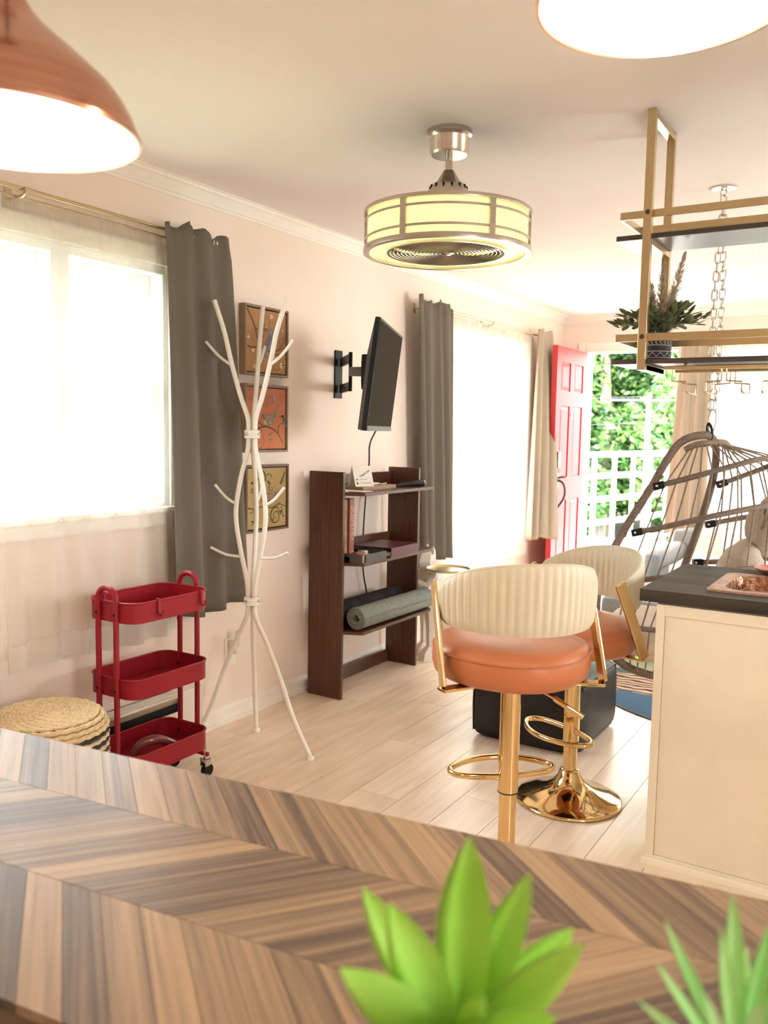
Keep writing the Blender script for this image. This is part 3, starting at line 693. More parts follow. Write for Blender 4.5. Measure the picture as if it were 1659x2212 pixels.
# ================================================================== PAINTINGS
def painting(label, y0, z0, size, base, base2, seed, build):
    """framed canvas on the left wall; paint strokes are thin raised shapes on the canvas"""
    t = thing('framed_painting', label, 'painting', (0.0, y0+size/2, z0), group='bird paintings')
    s = size; fw = 0.011; dp = 0.038
    f = MB()
    f.box((0.002, y0, z0), (dp, y0+fw, z0+s)).box((0.002, y0+s-fw, z0), (dp, y0+s, z0+s)).box((0.002, y0+fw, z0), (dp, y0+s-fw, z0+fw)).box((0.002, y0+fw, z0+s-fw), (dp, y0+s-fw, z0+s))
    f.build('frame', 'frame_wood', t, rel=t.location, bevel=0.0015)
    MB().box((0.002, y0+fw, z0+fw), (0.020, y0+s-fw, z0+s-fw)).build('backing', 'black', t, rel=t.location)
    g = 0.0055
    cm = mat('canvas_%d' % seed, base, 0.75, col2=base2, scale=9, bump=0.2, bscale=70, lo=.3, hi=.7)
    cv = MB().box((0.020, y0+fw+g, z0+fw+g), (0.031, y0+s-fw-g, z0+s-fw-g)).build('canvas', cm, t, rel=t.location)
    cs = s-2*fw-2*g; oy = y0+fw+g; oz = z0+fw+g
    def at(u, v, d): return (0.0312+d, oy+u*cs, oz+v*cs)
    cnt = [0]
    def ribbon(name, m, strokes):
        for pts, w in strokes:
            mb = MB(); w = w*1.35
            P = [Vector((p[0], p[1], 0)) for p in catmull([(p[0], p[1], 0) for p in pts], 6)]; n = len(P); d = 0.0004+0.0001*cnt[0]; cnt[0] += 1
            vs = []
            for i, p in enumerate(P):
                tg = (P[min(i+1, n-1)]-P[max(i-1, 0)]); tg.normalize() if tg.length > 0 else None
                nr = Vector((-tg.y, tg.x, 0)); ww = w*(1-0.6*i/n)
                vs += [at(*(p+nr*ww)[:2], d), at(*(p-nr*ww)[:2], d)]
            mb.add(vs, [(2*i, 2*i+1, 2*i+3, 2*i+2) for i in range(n-1)])
            mb.build(name, m, cv, rel=t.location)
    def poly(name, m, polys, join=False):
        mb = MB()
        for pts in polys:
            d = 0.0006+0.0001*cnt[0]; cnt[0] += 0 if join else 1
            mb.add([at(u, v, d) for u, v in pts], [tuple(range(len(pts)))])
            if not join: mb.build(name, m, cv, rel=t.location); mb = MB()
        if join: cnt[0] += 1; mb.build(name, m, cv, rel=t.location)
    def dabs(name, m, spots, r):
        rn = random.Random(seed)
        for (u, v) in spots:
            ps = []
            for q in range(4):
                cu, cvv = u+rn.uniform(-.03, .03), v+rn.uniform(-.03, .03); rr = r*rn.uniform(.5, 1)
                ps.append([(cu+rr*math.cos(a*PI/3), cvv+rr*1.1*math.sin(a*PI/3)) for a in range(6)])
            poly(name, m, ps, join=True)
    build(ribbon, poly, dabs)
    return t
def spiral(cu, cv_, r, turns, a0, n=14):
    return [(cu+r*(1-0.85*i/n)*math.cos(a0+turns*2*PI*i/n), cv_+r*(1-0.85*i/n)*math.sin(a0+turns*2*PI*i/n)) for i in range(n+1)]
bark_p = mat('paint_umber', (0.085, 0.035, 0.016), 0.7); blue_p = mat('paint_slate_blue', (0.12, 0.115, 0.17), 0.7, col2=(0.24, 0.23, 0.30), scale=50)
white_p = mat('paint_blossom', (0.78, 0.60, 0.46), 0.7); grey_p = mat('paint_grey_brown', (0.20, 0.12, 0.075), 0.7, col2=(0.34, 0.25, 0.17), scale=50)
yel_p = mat('paint_yellow', (0.62, 0.36, 0.07), 0.7); red_p = mat('paint_russet', (0.30, 0.10, 0.05), 0.7); olive_p = mat('paint_olive', (0.10, 0.072, 0.016), 0.7); lilac_p = mat('paint_lilac', (0.42, 0.32, 0.36), 0.7)
ochre_p = mat('paint_dark_ochre', (0.22, 0.105, 0.03), 0.7)
def art1(ribbon, poly, dabs):
    ribbon('painted_branch', bark_p, [([(.02, .98), (.20, .72), (.26, .55), (.32, .46), (.48, .37), (.68, .33), (.90, .30)], .013), ([(.20, .70), (.30, .67), (.42, .68), (.54, .68)], .009), ([(.68, .35), (.85, .40), (.99, .44)], .009), ([(.80, .38), (.92, .50), (.97, .60)], .008), ([(.02, .40), (.15, .38), (.30, .40), (.30, .30), (.26, .15), (.30, .05)], .009)])
    ribbon('painted_scroll', ochre_p, [(spiral(.78, .16, .14, 1.4, 2.0), .008), (spiral(.40, .62, .11, 1.0, .5), .007), (spiral(.50, .86, .16, .8, 3.0), .007), (spiral(.90, .50, .10, .9, 1.0), .006), (spiral(.28, .12, .10, 1.0, 0), .006)])
    poly('painted_bird', blue_p, [[(.54, .68), (.60, .72), (.68, .71), (.71, .62), (.66, .48), (.58, .39), (.50, .39), (.48, .45), (.52, .54), (.58, .62)], [(.44, .37), (.56, .37), (.47, .24), (.40, .23)]])
    dabs('painted_blossom', white_p, [(.50, .74), (.90, .70), (.44, .59), (.62, .90), (.04, .52), (.16, .33), (.20, .07), (.86, .14), (.96, .17), (.72, .24)], .022)
def art2(ribbon, poly, dabs):
    ribbon('painted_branch', bark_p, [([(.0, .44), (.15, .30), (.30, .34), (.48, .37), (.66, .33), (.80, .25), (.93, .10)], .015), ([(.2, .50), (.32, .42), (.44, .37)], .009), ([(.80, .26), (.84, .40), (.99, .44)], .008), ([(.55, .23), (.68, .28)], .007)])
    ribbon('painted_scroll', red_p, [(spiral(.40, .80, .15, 1.8, 5.2), .011), (spiral(.33, .14, .17, 1.8, 1.2), .011), (spiral(.10, .86, .12, 1.2, 1.0), .009), (spiral(.88, .84, .07, 1.0, 0), .008)])
    poly('painted_bird', grey_p, [[(.36, .56), (.42, .42), (.52, .38), (.66, .41), (.74, .52), (.78, .60), (.64, .60), (.52, .56), (.40, .58)], [(.70, .60), (.88, .76), (.84, .68), (.76, .56)]])
    poly('painted_breast', yel_p, [[(.37, .52), (.42, .43), (.52, .37), (.48, .46)]])
    poly('painted_stripe', bark_p, [[(.375, .57), (.40, .58), (.44, .47), (.42, .46)]])
    dabs('painted_blossom', lilac_p, [(.62, .87), (.66, .82), (.64, .77), (.90, .53), (.96, .48), (.98, .40), (.60, .16), (.30, .68)], .026)
def art3(ribbon, poly, dabs):
    ribbon('painted_branch', olive_p, [([(.0, .36), (.18, .33), (.36, .36), (.60, .33), (.80, .38), (.99, .33)], .011), ([(.20, .33), (.22, .20), (.30, .08)], .009), ([(.66, .34), (.60, .24), (.50, .20)], .008), ([(.05, .26), (.2, .33)], .008)])
    ribbon('painted_scroll', olive_p, [(spiral(.72, .18, .16, 1.7, 1.2), .011), (spiral(.32, .86, .14, 1.3, 5.4), .009), (spiral(.52, .82, .10, 1.2, 0), .008), (spiral(.86, .30, .08, 1.0, 3.0), .007), ([(.85, .72), (.92, .84), (.97, .93)], .020), (spiral(.12, .62, .06, 1.0, 0), .008), (spiral(.60, .66, .07, 1.0, 2), .007)])
    poly('painted_bird', grey_p, [[(.18, .62), (.24, .68), (.32, .64), (.50, .59), (.70, .60), (.92, .63), (.78, .57), (.72, .46), (.58, .36), (.46, .37), (.34, .46), (.26, .56)]])
    poly('painted_breast', red_p, [[(.40, .44), (.58, .47), (.50, .38)]])
    dabs('painted_leaf', olive_p, [(.44, .90), (.55, .74), (.86, .24), (.92, .18), (.10, .10), (.24, .08), (.62, .12), (.80, .40), (.10, .76)], .018)
painting('framed ochre painting of a blue bird, topmost of three', 3.043, 1.624, 0.322, (0.34, 0.16, 0.055), (0.42, 0.215, 0.085), 1, art1)
painting('framed red-orange painting of a grey bird, middle of three', 3.047, 1.264, 0.320, (0.47, 0.12, 0.045), (0.50, 0.185, 0.065), 2, art2)
painting('framed olive-gold painting of a brown bird, lowest of three', 3.055, 0.884, 0.320, (0.32, 0.215, 0.075), (0.43, 0.31, 0.13), 3, art3)

# ================================================================== TV on swivel arm
t = thing('television', 'black flat television turned edge-on on a wall arm', 'television', (0.0, 3.84, 1.67))
tc_ = Vector((0.630, 3.315, 1.605)); wv = Vector((-0.395, 0.919, 0)).normalized(); nv = Vector((0.919, 0.395, 0)).normalized()
tilt = math.radians(6.5); upv = (Vector((0, 0, 1))*math.cos(tilt) + nv*math.sin(tilt)).normalized(); nt_ = (nv*math.cos(tilt) - Vector((0, 0, 1))*math.sin(tilt)).normalized()
def tvp(a, b, c_): return tc_ + wv*a + upv*b + nt_*c_
hw, hh = 0.362, 0.232
mb = MB(); P = []
for c_, sx, sy in ((0.0, 1, 1), (-.022, 1, 1), (-.055, .72, .72)): P.append([tvp(-hw*sx, -hh*(sy if sy == 1 else 1.0), c_), tvp(hw*sx, -hh*(sy if sy == 1 else 1.0), c_), tvp(hw*sx, hh*sy*(.55 if sy < 1 else 1), c_), tvp(-hw*sx, hh*sy*(.55 if sy < 1 else 1), c_)])
vs = [p for r in P for p in r]; fs = [(0, 1, 2, 3), (11, 10, 9, 8)]
for k in range(2):
    for i in range(4): fs.append((4*k+i, 4*k+4+i, 4*k+4+(i+1) % 4, 4*k+(i+1) % 4))
mb.add(vs, fs); body = mb.build('casing', 'black', t, rel=t.location, bevel=0.004)
mb = MB(); mb.add([tvp(-hw+.012, -hh+.022, .0012), tvp(hw-.012, -hh+.022, .0012), tvp(hw-.012, hh-.012, .0012), tvp(-hw+.012, hh-.012, .0012)], [(0, 1, 2, 3)]); mb.build('screen', 'screen', t, rel=t.location)
mb = MB(); mb.add([tvp(-hw, -hh, .002), tvp(hw, -hh, .002), tvp(hw, -hh+.02, .002), tvp(-hw, -hh+.02, .002)], [(0, 1, 2, 3)]); mb.build('lower_bezel', 'grey_box', t, rel=t.location)
MB().box((0, 3.806, 1.545), (.010, 3.874, 1.80)).build('wall_plate', 'black', t, rel=t.location, bevel=0.002)
el = Vector((0.240, 3.608, 1.661)); bk = tvp(0, 0.02, -.07)
a0 = Vector((.02, 3.845, 0))
mb = MB()
for z in (1.735, 1.595): mb.bar((a0.x, a0.y, z), (el.x, el.y, z), 0.016, 0.045)
mb.tube([(el.x, el.y, 1.57), (el.x, el.y, 1.765)], 0.010, 10); mb.build('lower_arm', 'black', t, rel=t.location, bevel=0.002)
mb = MB(); mb.bar((el.x, el.y, 1.668), (bk.x, bk.y, 1.640), 0.02, 0.045); mb.build('upper_arm', 'black', t, rel=t.location, bevel=0.002)
mb = MB(); mb.softbox((bk.x+.01, bk.y, 1.635), (.05, .14, .16), .01, 3); mb.build('mount_head', 'black', t, rel=t.location)
solo(MB().tube(catmull([tvp(.05, -hh+.01, -.02), (0.360, 3.611, 1.307), (0.200, 3.857, 1.196), (0.045, 4.075, 1.036), (0.040, 4.075, 0.970), (0.040, 4.060, 0.804), (0.040, 4.061, 0.599), (0.040, 4.100, 0.460), (0.035, 4.157, 0.300)], 8), 0.0042, 8), 'power_cable', 'black', 'thin black cable dropping from the television behind the bookcase', 'cable', (0.200, 3.857, 1.196), smooth=True)

# ================================================================== BOOKCASE
t = thing('bookcase', 'dark red-brown wooden bookcase with three shelves', 'bookcase', (0.16, 3.94, 0))
BL, BR = 3.545, 4.325
MB().box((.045, BL-.010, 0), (.255, BL+.010, 1.166)).build('side_panel', 'shelf_wood', t, rel=t.location, bevel=0.002)
MB().box((.045, BR-.010, 0), (.250, BR+.010, 1.166)).build('side_panel', 'shelf_wood', t, rel=t.location, bevel=0.002)
for z, n_ in ((1.063, 0), (.706, 1), (.352, 2)):
    P = [(.05, BL+.011), (.245, BL+.011), (.345, BL+.055), (.345, BR-.004), (.30, BR+.045), (.256, BR+.045), (.256, BR-.011), (.05, BR-.011)]
    MB().prism([(x, y, z-.016) for x, y in P], (0, 0, .016)).build('shelf', 'shelf_wood', t, rel=t.location, bevel=0.0015)
for z0, z1 in ((1.063, 1.139), (.706, .785), (.0, .072)):
    MB().box((.047, BL+.011, z0), (.062, BR-.011, z1)).build('back_rail', 'shelf_wood', t, rel=t.location, bevel=0.0015)
S1, S2, S3 = 1.063, .706, .352
# on the top shelf
def text_obj(body, size, M, material, parent, name='lettering', depth=0.0004, align='CENTER'):
    cu = bpy.data.curves.new(name, 'FONT'); cu.body = body; cu.size = size; cu.extrude = depth; cu.align_x = align; cu.align_y = 'CENTER'
    o = bpy.data.objects.new(name, cu); COL.objects.link(o)
    dg = bpy.context.evaluated_depsgraph_get(); me = bpy.data.meshes.new_from_object(o.evaluated_get(dg)); bpy.data.objects.remove(o)
    me.transform(M); me.materials.clear(); me.materials.append(MT[material] if isinstance(material, str) else material)
    q = bpy.data.objects.new(name, me); COL.objects.link(q); q.parent = parent; return q
MT['rust_ink'] = mat('pale_rose_ink', (0.62, 0.36, 0.30), 0.6)
tr = solo(MB().box((.13, 3.69, S1), (.275, 4.02, S1+.022)), 'wooden_tray', 'tray_wood', 'rustic wooden board under the tent card on the top shelf', 'board', (.2, 3.86, S1), bevel=0.003)
c = thing('tent_card', 'small white folded thank-you card on the top shelf', 'card', (.21, 3.765, S1+.022))
cw = 0.055
# folded card facing the room, its fold along Y
ff = Matrix(((math.cos(-.5), -math.sin(-.5), 0, 0), (math.sin(-.5), math.cos(-.5), 0, 0), (0, 0, 1, 0), (0, 0, 0, 1)))
def cp(a, b, z): return ff @ Vector((a, b, z))
mb = MB(); mb.add([cp(.045, -cw, 0), cp(.045, cw, 0), cp(0, cw, .105), cp(0, -cw, .105)], [(0, 1, 2, 3)]); mb.build('front_leaf', 'paper', c, solid=0.001)
mb = MB(); mb.add([cp(-.045, -cw, 0), cp(-.045, cw, 0), cp(0, cw, .105), cp(0, -cw, .105)], [(3, 2, 1, 0)]); mb.build('back_leaf', 'paper', c, solid=0.001)
ex = (cp(0, 1, 0)-cp(0, 0, 0)); ez = (cp(0, 0, .105)-cp(.045, 0, 0)).normalized(); en = ex.cross(ez)
def cardM(u, v, rot): 
    o_ = cp(.045, 0, 0) + ex*u + ez*v + en*.0012; ca, sa = math.cos(rot), math.sin(rot)
    xa = ex*ca+ez*sa; ya = ez*ca-ex*sa
    return Matrix(((xa.x, ya.x, en.x, o_.x), (xa.y, ya.y, en.y, o_.y), (xa.z, ya.z, en.z, o_.z), (0, 0, 0, 1)))
text_obj('Thank you', .017, cardM(.012, .072, .55), 'ink', c)
mb = MB()
for u0, u1, v in ((-.028, .022, .038), (-.026, .042, .018)): mb.box((u0, v, 0), (u1, v+.0018, .0004), cardM(0, 0, 0))
mb.box((-.044, .034, 0), (-.036, .042, .0004), cardM(0, 0, 0)).box((-.044, .012, 0), (-.036, .024, .0004), cardM(0, 0, 0)); mb.build('printed_lines', 'ink', c)
solo(MB().box((.12, 3.58, S1), (.24, 3.66, S1+.003)).box((.15, 3.60, S1+.003), (.33, 3.70, S1+.005)), 'leaflet', 'paper', 'flat printed leaflet at the near end of the top shelf', 'leaflet', (.2, 3.63, S1))
c = thing('pen', 'slim brass pen lying on the wooden board', 'pen', (.24, 3.93, S1+.022))
MB().tube([(0, -.02, .004), (-.02, .075, .004)], .004, 8).build('barrel', 'brass', c, smooth=True); MB().tube([(.002, -.028, .004), (0, -.02, .004)], [.001, .004], 8).build('tip', 'ink', c, smooth=True)
solo(MB().box((.10, 3.87, S1+.022), (.19, 3.99, S1+.029)), 'note_pad', 'paper', 'white note pad behind the pen on the wooden board', 'note pad', (.14, 3.93, S1+.022), bevel=.001)
c = thing('black_torch', 'black handheld torch at the far end of the top shelf', 'torch', (.27, 4.20, S1))
MB().tube(catmull([(-.03, -.13, .010), (-.02, -.06, .014), (0, .0, .018), (.012, .06, .019), (.018, .09, .019)], 5), [.008+.011*min(1, i/14) for i in range(21)], 12).build('body', 'black', c, smooth=True)
MB().tube([(.018, .09, .019), (.020, .10, .019)], .0175, 14).build('lens_ring', 'nickel', c, smooth=True)
# middle shelf
tb = solo(MB().box((.10, 3.575, S2), (.275, 3.69, S2+.030)), 'black_folder', 'black', 'black folder under the upright books on the middle shelf', 'folder', (.2, 3.64, S2), bevel=.002)
b = thing('book', 'white book pressed against the side of the bookcase', 'book', (.16, 3.566, S2+.030)); MB().box((.06, 3.559, .736), (.22, 3.575, 1.03)).build('cover', 'paper', b, rel=b.location)
b = thing('book', 'tan illustrated book between the white book and the red game', 'book', (.16, 3.592, S2+.030)); MB().box((.09, 3.579, .736), (.235, 3.608, 1.025)).build('cover', 'book_brown', b, rel=b.location, bevel=.002); MB().box((.086, 3.582, .740), (.09, 3.605, 1.021)).build('pages', 'paper', b, rel=b.location)
b = thing('game_box', 'red boxed game with SUSPEND on its spine on the middle shelf', 'game box', (.16, 3.632, S2+.030)); MB().box((.09, 3.612, .736), (.245, 3.655, 1.028)).build('box', 'book_red', b, rel=b.location, bevel=.002)
text_obj('SUSPEND', .040, Matrix(((0, 0, 1, .246), (0, 1, 0, 3.637), (-1, 0, 0, .900), (0, 0, 0, 1))) , 'rust_ink', b).matrix_parent_inverse = Matrix.Translation(b.location).inverted()
MB().box((.2452, 3.614, .752), (.2458, 3.653, .756)).box((.2452, 3.614, .985), (.2458, 3.640, .988)).build('spine_lines', 'rust_ink', b, rel=b.location)
g = thing('grey_tray_box', 'grey open box lid on the near half of the middle shelf', 'box', (.28, 3.66, S2))
mb = MB(); mb.box((.225, 3.575, .707), (.355, 3.80, .712)).box((.349, 3.60, .712), (.355, 3.80, .752)).box((.225, 3.795, .712), (.349, 3.80, .752)).box((.225, 3.575, .712), (.349, 3.58, .752)).build('lid', 'grey_box', g, rel=g.location, bevel=.001)
MB().box((.228, 3.583, .712), (.345, 3.70, .744)).build('kraft_insert', 'kraft', g, rel=g.location)
m_ = thing('pencil_box', 'small red and white pencil box on the grey box', 'pencil box', (.30, 3.66, .744)); MB().box((.276, 3.60, .744), (.302, 3.672, .757)).build('sleeve', 'book_red', m_, rel=m_.location, bevel=.001); MB().box((.2755, 3.672, .7438), (.3025, 3.70, .7575)).build('cap', 'paper', m_, rel=m_.location, bevel=.001)
MB().box((.3025, 3.676, .748), (.3028, 3.681, .754)).box((.3025, 3.683, .748), (.3028, 3.687, .754)).box((.3025, 3.691, .748), (.3028, 3.697, .754)).build('printed_marks', 'ink', m_, rel=m_.location)
r = thing('ring_binder', 'burgundy ring binder lying on the middle shelf', 'binder', (.24, 4.15, S2))
mb = MB(); mb.box((.09, 3.86, .707), (.345, 4.16, .711)); mb.build('lower_cover', 'burgundy', r, rel=r.location)
mb = MB(); mb.prism([(.09, 3.86, .711), (.094, 3.86, .711), (.094, 3.86, .750), (.09, 3.86, .750)], (0, .3, 0)); mb.build('rear_spine', 'burgundy', r, rel=r.location)
mb = MB(); mb.prism([(.345, 3.86, .711), (.349, 3.86, .711), (.349, 3.86, .752), (.345, 3.86, .752)], (0, .30, 0)); mb.build('spine', 'burgundy', r, rel=r.location)
mb = MB(); mb.prism([(.094, 3.86, .750), (.349, 3.86, .752), (.349, 3.86, .756), (.094, 3.86, .754)], (0, .30, 0)); mb.build('upper_cover', 'burgundy', r, rel=r.location)
MB().box((.12, 3.88, .711), (.335, 4.15, .728)).build('paper_stack', 'paper', r, rel=r.location)
MB().tube([(.335, 4.155, .72), (.335, 4.155, .745)], .004, 8).build('ring_bar', 'nickel', r, rel=r.location)
# rolled mats on the lowest shelf
def roll(name, label, a, b_, R, material, turns):
    a = Vector(a); b_ = Vector(b_); ax = (b_-a).normalized(); up = Vector((0, 0, 1)); sd = ax.cross(up)
    n = turns*26; th = (R*0.62)/turns
    prof = []
    for i in range(n+1):
        q = i/n; an = 2*PI*turns*q; rr = R*0.38 + R*0.62*q
        prof.append((rr*math.cos(an), rr*math.sin(an)))
    outer = prof; inner = [((math.hypot(x, y)-th*0.88)*x/max(1e-6, math.hypot(x, y)), (math.hypot(x, y)-th*0.88)*y/max(1e-6, math.hypot(x, y))) for x, y in prof]
    ring = outer + inner[::-1]; k = len(ring); rows = []
    mb = MB(); vs = [a + sd*x + up*y for x, y in ring] + [b_ + sd*x + up*y for x, y in ring]
    fs = [(i, (i+1) % k, k+(i+1) % k, k+i) for i in range(k)]
    for i in range(n):
        fs.append((i, 2*n+1-i, 2*n-i, i+1)); fs.append((k+i, k+i+1, k+2*n-i, k+2*n+1-i))
    mb.add(vs, fs)
    return solo(mb, name, material, label, 'yoga mat', tuple((a+b_)/2-Vector((0, 0, R))), smooth=True, angle=50)
roll('rolled_yoga_mat', 'rolled grey-green yoga mat at the front of the lowest shelf', (.290, 3.615, S3+.064), (.300, 4.335, S3+.064), .062, 'mat_grey', 4)
roll('rolled_yoga_mat', 'rolled black yoga mat behind the grey-green one', (.145, 3.575, S3+.068), (.150, 4.25, S3+.068), .066, 'mat_black', 4)

# ================================================================== RED CART
t = thing('utility_cart', 'red three-tier metal utility cart on casters', 'cart', (0.265, 2.24, 0))
def rrect(x0, x1, y0, y1, r, n=6):
    out = []
    for (cx_, cy_, a) in ((x1-r, y1-r, 0), (x0+r, y1-r, PI/2), (x0+r, y0+r, PI), (x1-r, y0+r, 1.5*PI)):
        for i in range(n+1): out.append((cx_+r*math.cos(a+PI/2*i/n), cy_+r*math.sin(a+PI/2*i/n)))
    return out
TX0, TX1, TY0, TY1 = 0.145, 0.395, 2.045, 2.435
for zr, hgt in ((.757, .072), (.482, .070), (.205, .075)):
    o_ = rrect(TX0, TX1, TY0, TY1, .055); i_ = rrect(TX0+.003, TX1-.003, TY0+.003, TY1-.003, .052); n = len(o_)
    mb = MB(); vs = [(x, y, zr-hgt) for x, y in o_] + [(x, y, zr) for x, y in o_] + [(x, y, zr) for x, y in i_] + [(x, y, zr-hgt+.003) for x, y in i_]
    fs = [tuple(range(n-1, -1, -1)), tuple(range(3*n, 4*n))]
    for k in range(3):
        for i in range(n): fs.append((k*n+i, k*n+(i+1) % n, (k+1)*n+(i+1) % n, (k+1)*n+i))
    mb.add(vs, fs); tray = mb.build('tray', 'red', t, rel=t.location, smooth=True, angle=50)
    MB().tube([(x, y, zr) for x, y in o_], .0042, 8, closed=True).build('rolled_rim', 'red', tray, rel=t.location, smooth=True)
for yy, s_ in ((TY0-.006, -1), (TY1+.006, 1)):
    hx0, hx1 = .222, .314
    pts = [(hx0, yy, .10), (hx0, yy, .765)] + [((hx0+hx1)/2 - math.cos(a)*(hx1-hx0)/2, yy, .765+math.sin(a)*.042) for a in [PI*i/10 for i in range(1, 10)]] + [(hx1, yy, .765), (hx1, yy, .10)]
    fr = MB().tube(pts, .0105, 12, up=(0, 1, 0)).build('side_frame', 'red', t, rel=t.location, smooth=True)
    for hx in (hx0, hx1):
        for z in (.715, .440, .165):
            MB().softbox((hx, yy-s_*0.0, z), (.012, .026, .012), .005, 3).build('bolt', 'black', fr, rel=t.location, smooth=True)
    MB().box((.165, yy-.008 if s_ > 0 else yy-.004, .085), (.375, yy+.004 if s_ > 0 else yy+.008, .10)).build('foot_rail', 'red', fr, rel=t.location, bevel=.002)
for (hx, hy, dr) in ((TX1, 2.16, 1), (TX1, 2.375, 1), (TX0, 2.13, -1)):
    pts = [(hx-dr*.006, hy, .735), (hx-dr*.004, hy, .764), (hx+dr*.006, hy, .764), (hx+dr*.007, hy, .72), (hx+dr*.010, hy, .708), (hx+dr*.020, hy, .704), (hx+dr*.026, hy, .712), (hx+dr*.027, hy, .728)]
    MB().tube(pts, .007, 6, flat=.35, up=(dr, 0, 0)).build('side_hook', 'red', t, rel=t.location, smooth=True)
for (wx, wy) in ((.18, TY0), (.36, TY0), (.18, TY1), (.36, TY1)):
    cs = MB().tube([(wx, wy, .055), (wx, wy, .125)], .005, 8).box((wx-.014, wy-.012, .045), (wx-.011, wy+.018, .075)).box((wx+.011, wy-.012, .045), (wx+.014, wy+.018, .075)).box((wx-.014, wy-.014, .072), (wx+.014, wy+.018, .077)).build('caster', 'steel', t, rel=t.location)
    MB().tube([(wx-.010, wy+.012, .025), (wx+.010, wy+.012, .025)], .025, 18).build('wheel', 'black', cs, rel=t.location, smooth=True)
solo(MB().tube(catmull([(.24, 2.17, .145), (.27, 2.19, .19), (.30, 2.24, .20), (.31, 2.30, .17), (.32, 2.33, .145)], 6), [.018]*25, 10), 'coiled_strap', 'clear_plastic', 'dark red curved strap in the lowest cart tray', 'strap', (.28, 2.25, .133), smooth=True)

# ================================================================== STRAW POUF
PX, PY, PR, PZ = 0.290, 1.765, 0.198, 0.43
t = thing('straw_pouf', 'round braided straw pouf with three black stripes', 'pouf', (PX, PY, 0))
rows = 20; rr = .0086
def coil(z, R, seed):
    n = 60; pts = [(R*math.cos(2*PI*i/n), R*math.sin(2*PI*i/n), z+0.0018*math.sin(i*2*PI*15/n+seed)) for i in range(n)]
    return pts
mbl = []
z = PZ-.012; k = 0
while z > .012:
    edge = .022*max(0, (z-(PZ-.04))/.04)
    black = k in (3, 5, 7)
    n = 90; R = PR-edge-.008
    pts = [((R+.0022*math.sin(i*2*PI*30/n))*math.cos(2*PI*i/n), (R+.0022*math.sin(i*2*PI*30/n))*math.sin(2*PI*i/n), z+.002*math.cos(i*2*PI*30/n)) for i in range(n)]
    MB().tube(pts, rr, 6, closed=True).build('braid_stripe' if black else 'braid', 'black_straw' if black else 'straw', t, smooth=True)
    z -= .0158; k += 1
R = PR-.038; k = 0
while R > .004:
    n = max(12, int(90*R/PR)); q = max(4, int(30*R/PR))
    pts = [((R)*math.cos(2*PI*i/n), R*math.sin(2*PI*i/n), PZ-.002+.004*(1-R/PR)+.0022*math.cos(i*2*PI*q/n+k)) for i in range(n)]
    MB().tube(pts, .0068, 6, closed=True).build('braid', 'straw', t, smooth=True)
    R -= .0118; k += 1
MB().lathe([(0, .005), (PR-.02, .005), (PR-.016, .2), (PR-.035, PZ-.008), (0, PZ-.006)], 40).build('core', 'straw', t, smooth=True)

# ================================================================== DINING TABLE (chevron planks)
TZ = 0.76
td = Vector((0.99334, 0.11522, 0)); tn = Vector((-0.11522, 0.99334, 0))
torg = tn*0.909 + td*1.2          # a point of the far edge, u = 0 there
def tp(u, v, z=TZ): return torg + td*u + tn*v + Vector((0, 0, z))
U0, U1 = -0.55, 1.60
t = thing('dining_table', 'dining table with a chevron walnut top in the foreground', 'table', tuple(tp(0.5, -.3, 0)), math.atan2(td.y, td.x))
loc0 = tp(0.5, -.3, 0)
def loc_t(u, v, z): return Vector((u-0.5, v+.3, z))
bands = [(0.0, -0.178), (-0.178, -0.386), (-0.386, -0.594)]
pitch = 0.066; gap = 0.0005
def clip(poly, axis, val, keep_less):
    out = []
    for i in range(len(poly)):
        a = poly[i]; b = poly[(i+1) % len(poly)]
        ia = (a[axis] <= val) == keep_less; ib = (b[axis] <= val) == keep_less
        if ia: out.append(a)
        if ia != ib:
            q = (val-a[axis])/(b[axis]-a[axis]); out.append((a[0]+(b[0]-a[0])*q, a[1]+(b[1]-a[1])*q))
    return out
for bi, (v0, v1) in enumerate(bands):
    w_ = v0-v1; sgn = 1 if bi % 2 == 0 else -1      # direction of the slant in this band
    u = U0-w_*1.2; off = 0.02*bi
    cache = None
    while u < U1+w_*1.2:
        # parallelogram running from (u, v0) to (u+sgn*w_, v1)
        P = [(u+gap, v0-gap), (u+pitch-gap, v0-gap), (u+pitch-gap+sgn*w_, v1+gap), (u+gap+sgn*w_, v1+gap)]
        full = all(U0 <= p[0] <= U1 for p in P)
        Q = P if full else clip(clip(P, 0, U1, True), 0, U0, False)
        if len(Q) >= 3:
            ang = math.atan2(v1-v0, sgn*w_)
            ca, sa = math.cos(ang), math.sin(ang)
            cu, cv_ = u+pitch/2+sgn*w_/2, (v0+v1)/2
            if full and cache is not None:
                o = bpy.data.objects.new('chevron_plank', cache); COL.objects.link(o); o.parent = t
            else:
                loc2 = [((p[0]-cu)*ca+(p[1]-cv_)*sa, -(p[0]-cu)*sa+(p[1]-cv_)*ca) for p in Q]
                ar = sum(loc2[i][0]*loc2[(i+1) % len(loc2)][1]-loc2[(i+1) % len(loc2)][0]*loc2[i][1] for i in range(len(loc2)))
                if ar < 0: loc2 = loc2[::-1]
                o = MB().prism([(x, y, -.012) for x, y in loc2], (0, 0, .012)).build('chevron_plank', 'walnut', t)
                if full: cache = o.data
            o.location = loc_t(cu, cv_, TZ); o.rotation_euler = (0, 0, ang)
        u += pitch
MT['table_edge'] = mat('dark_table_edge', (0.10, 0.065, 0.045), 0.5)
MB().box(loc_t(U0, -.594, TZ-.04), loc_t(U1, 0, TZ-.0122)).build('top_board', 'table_edge', t)
mb = MB()
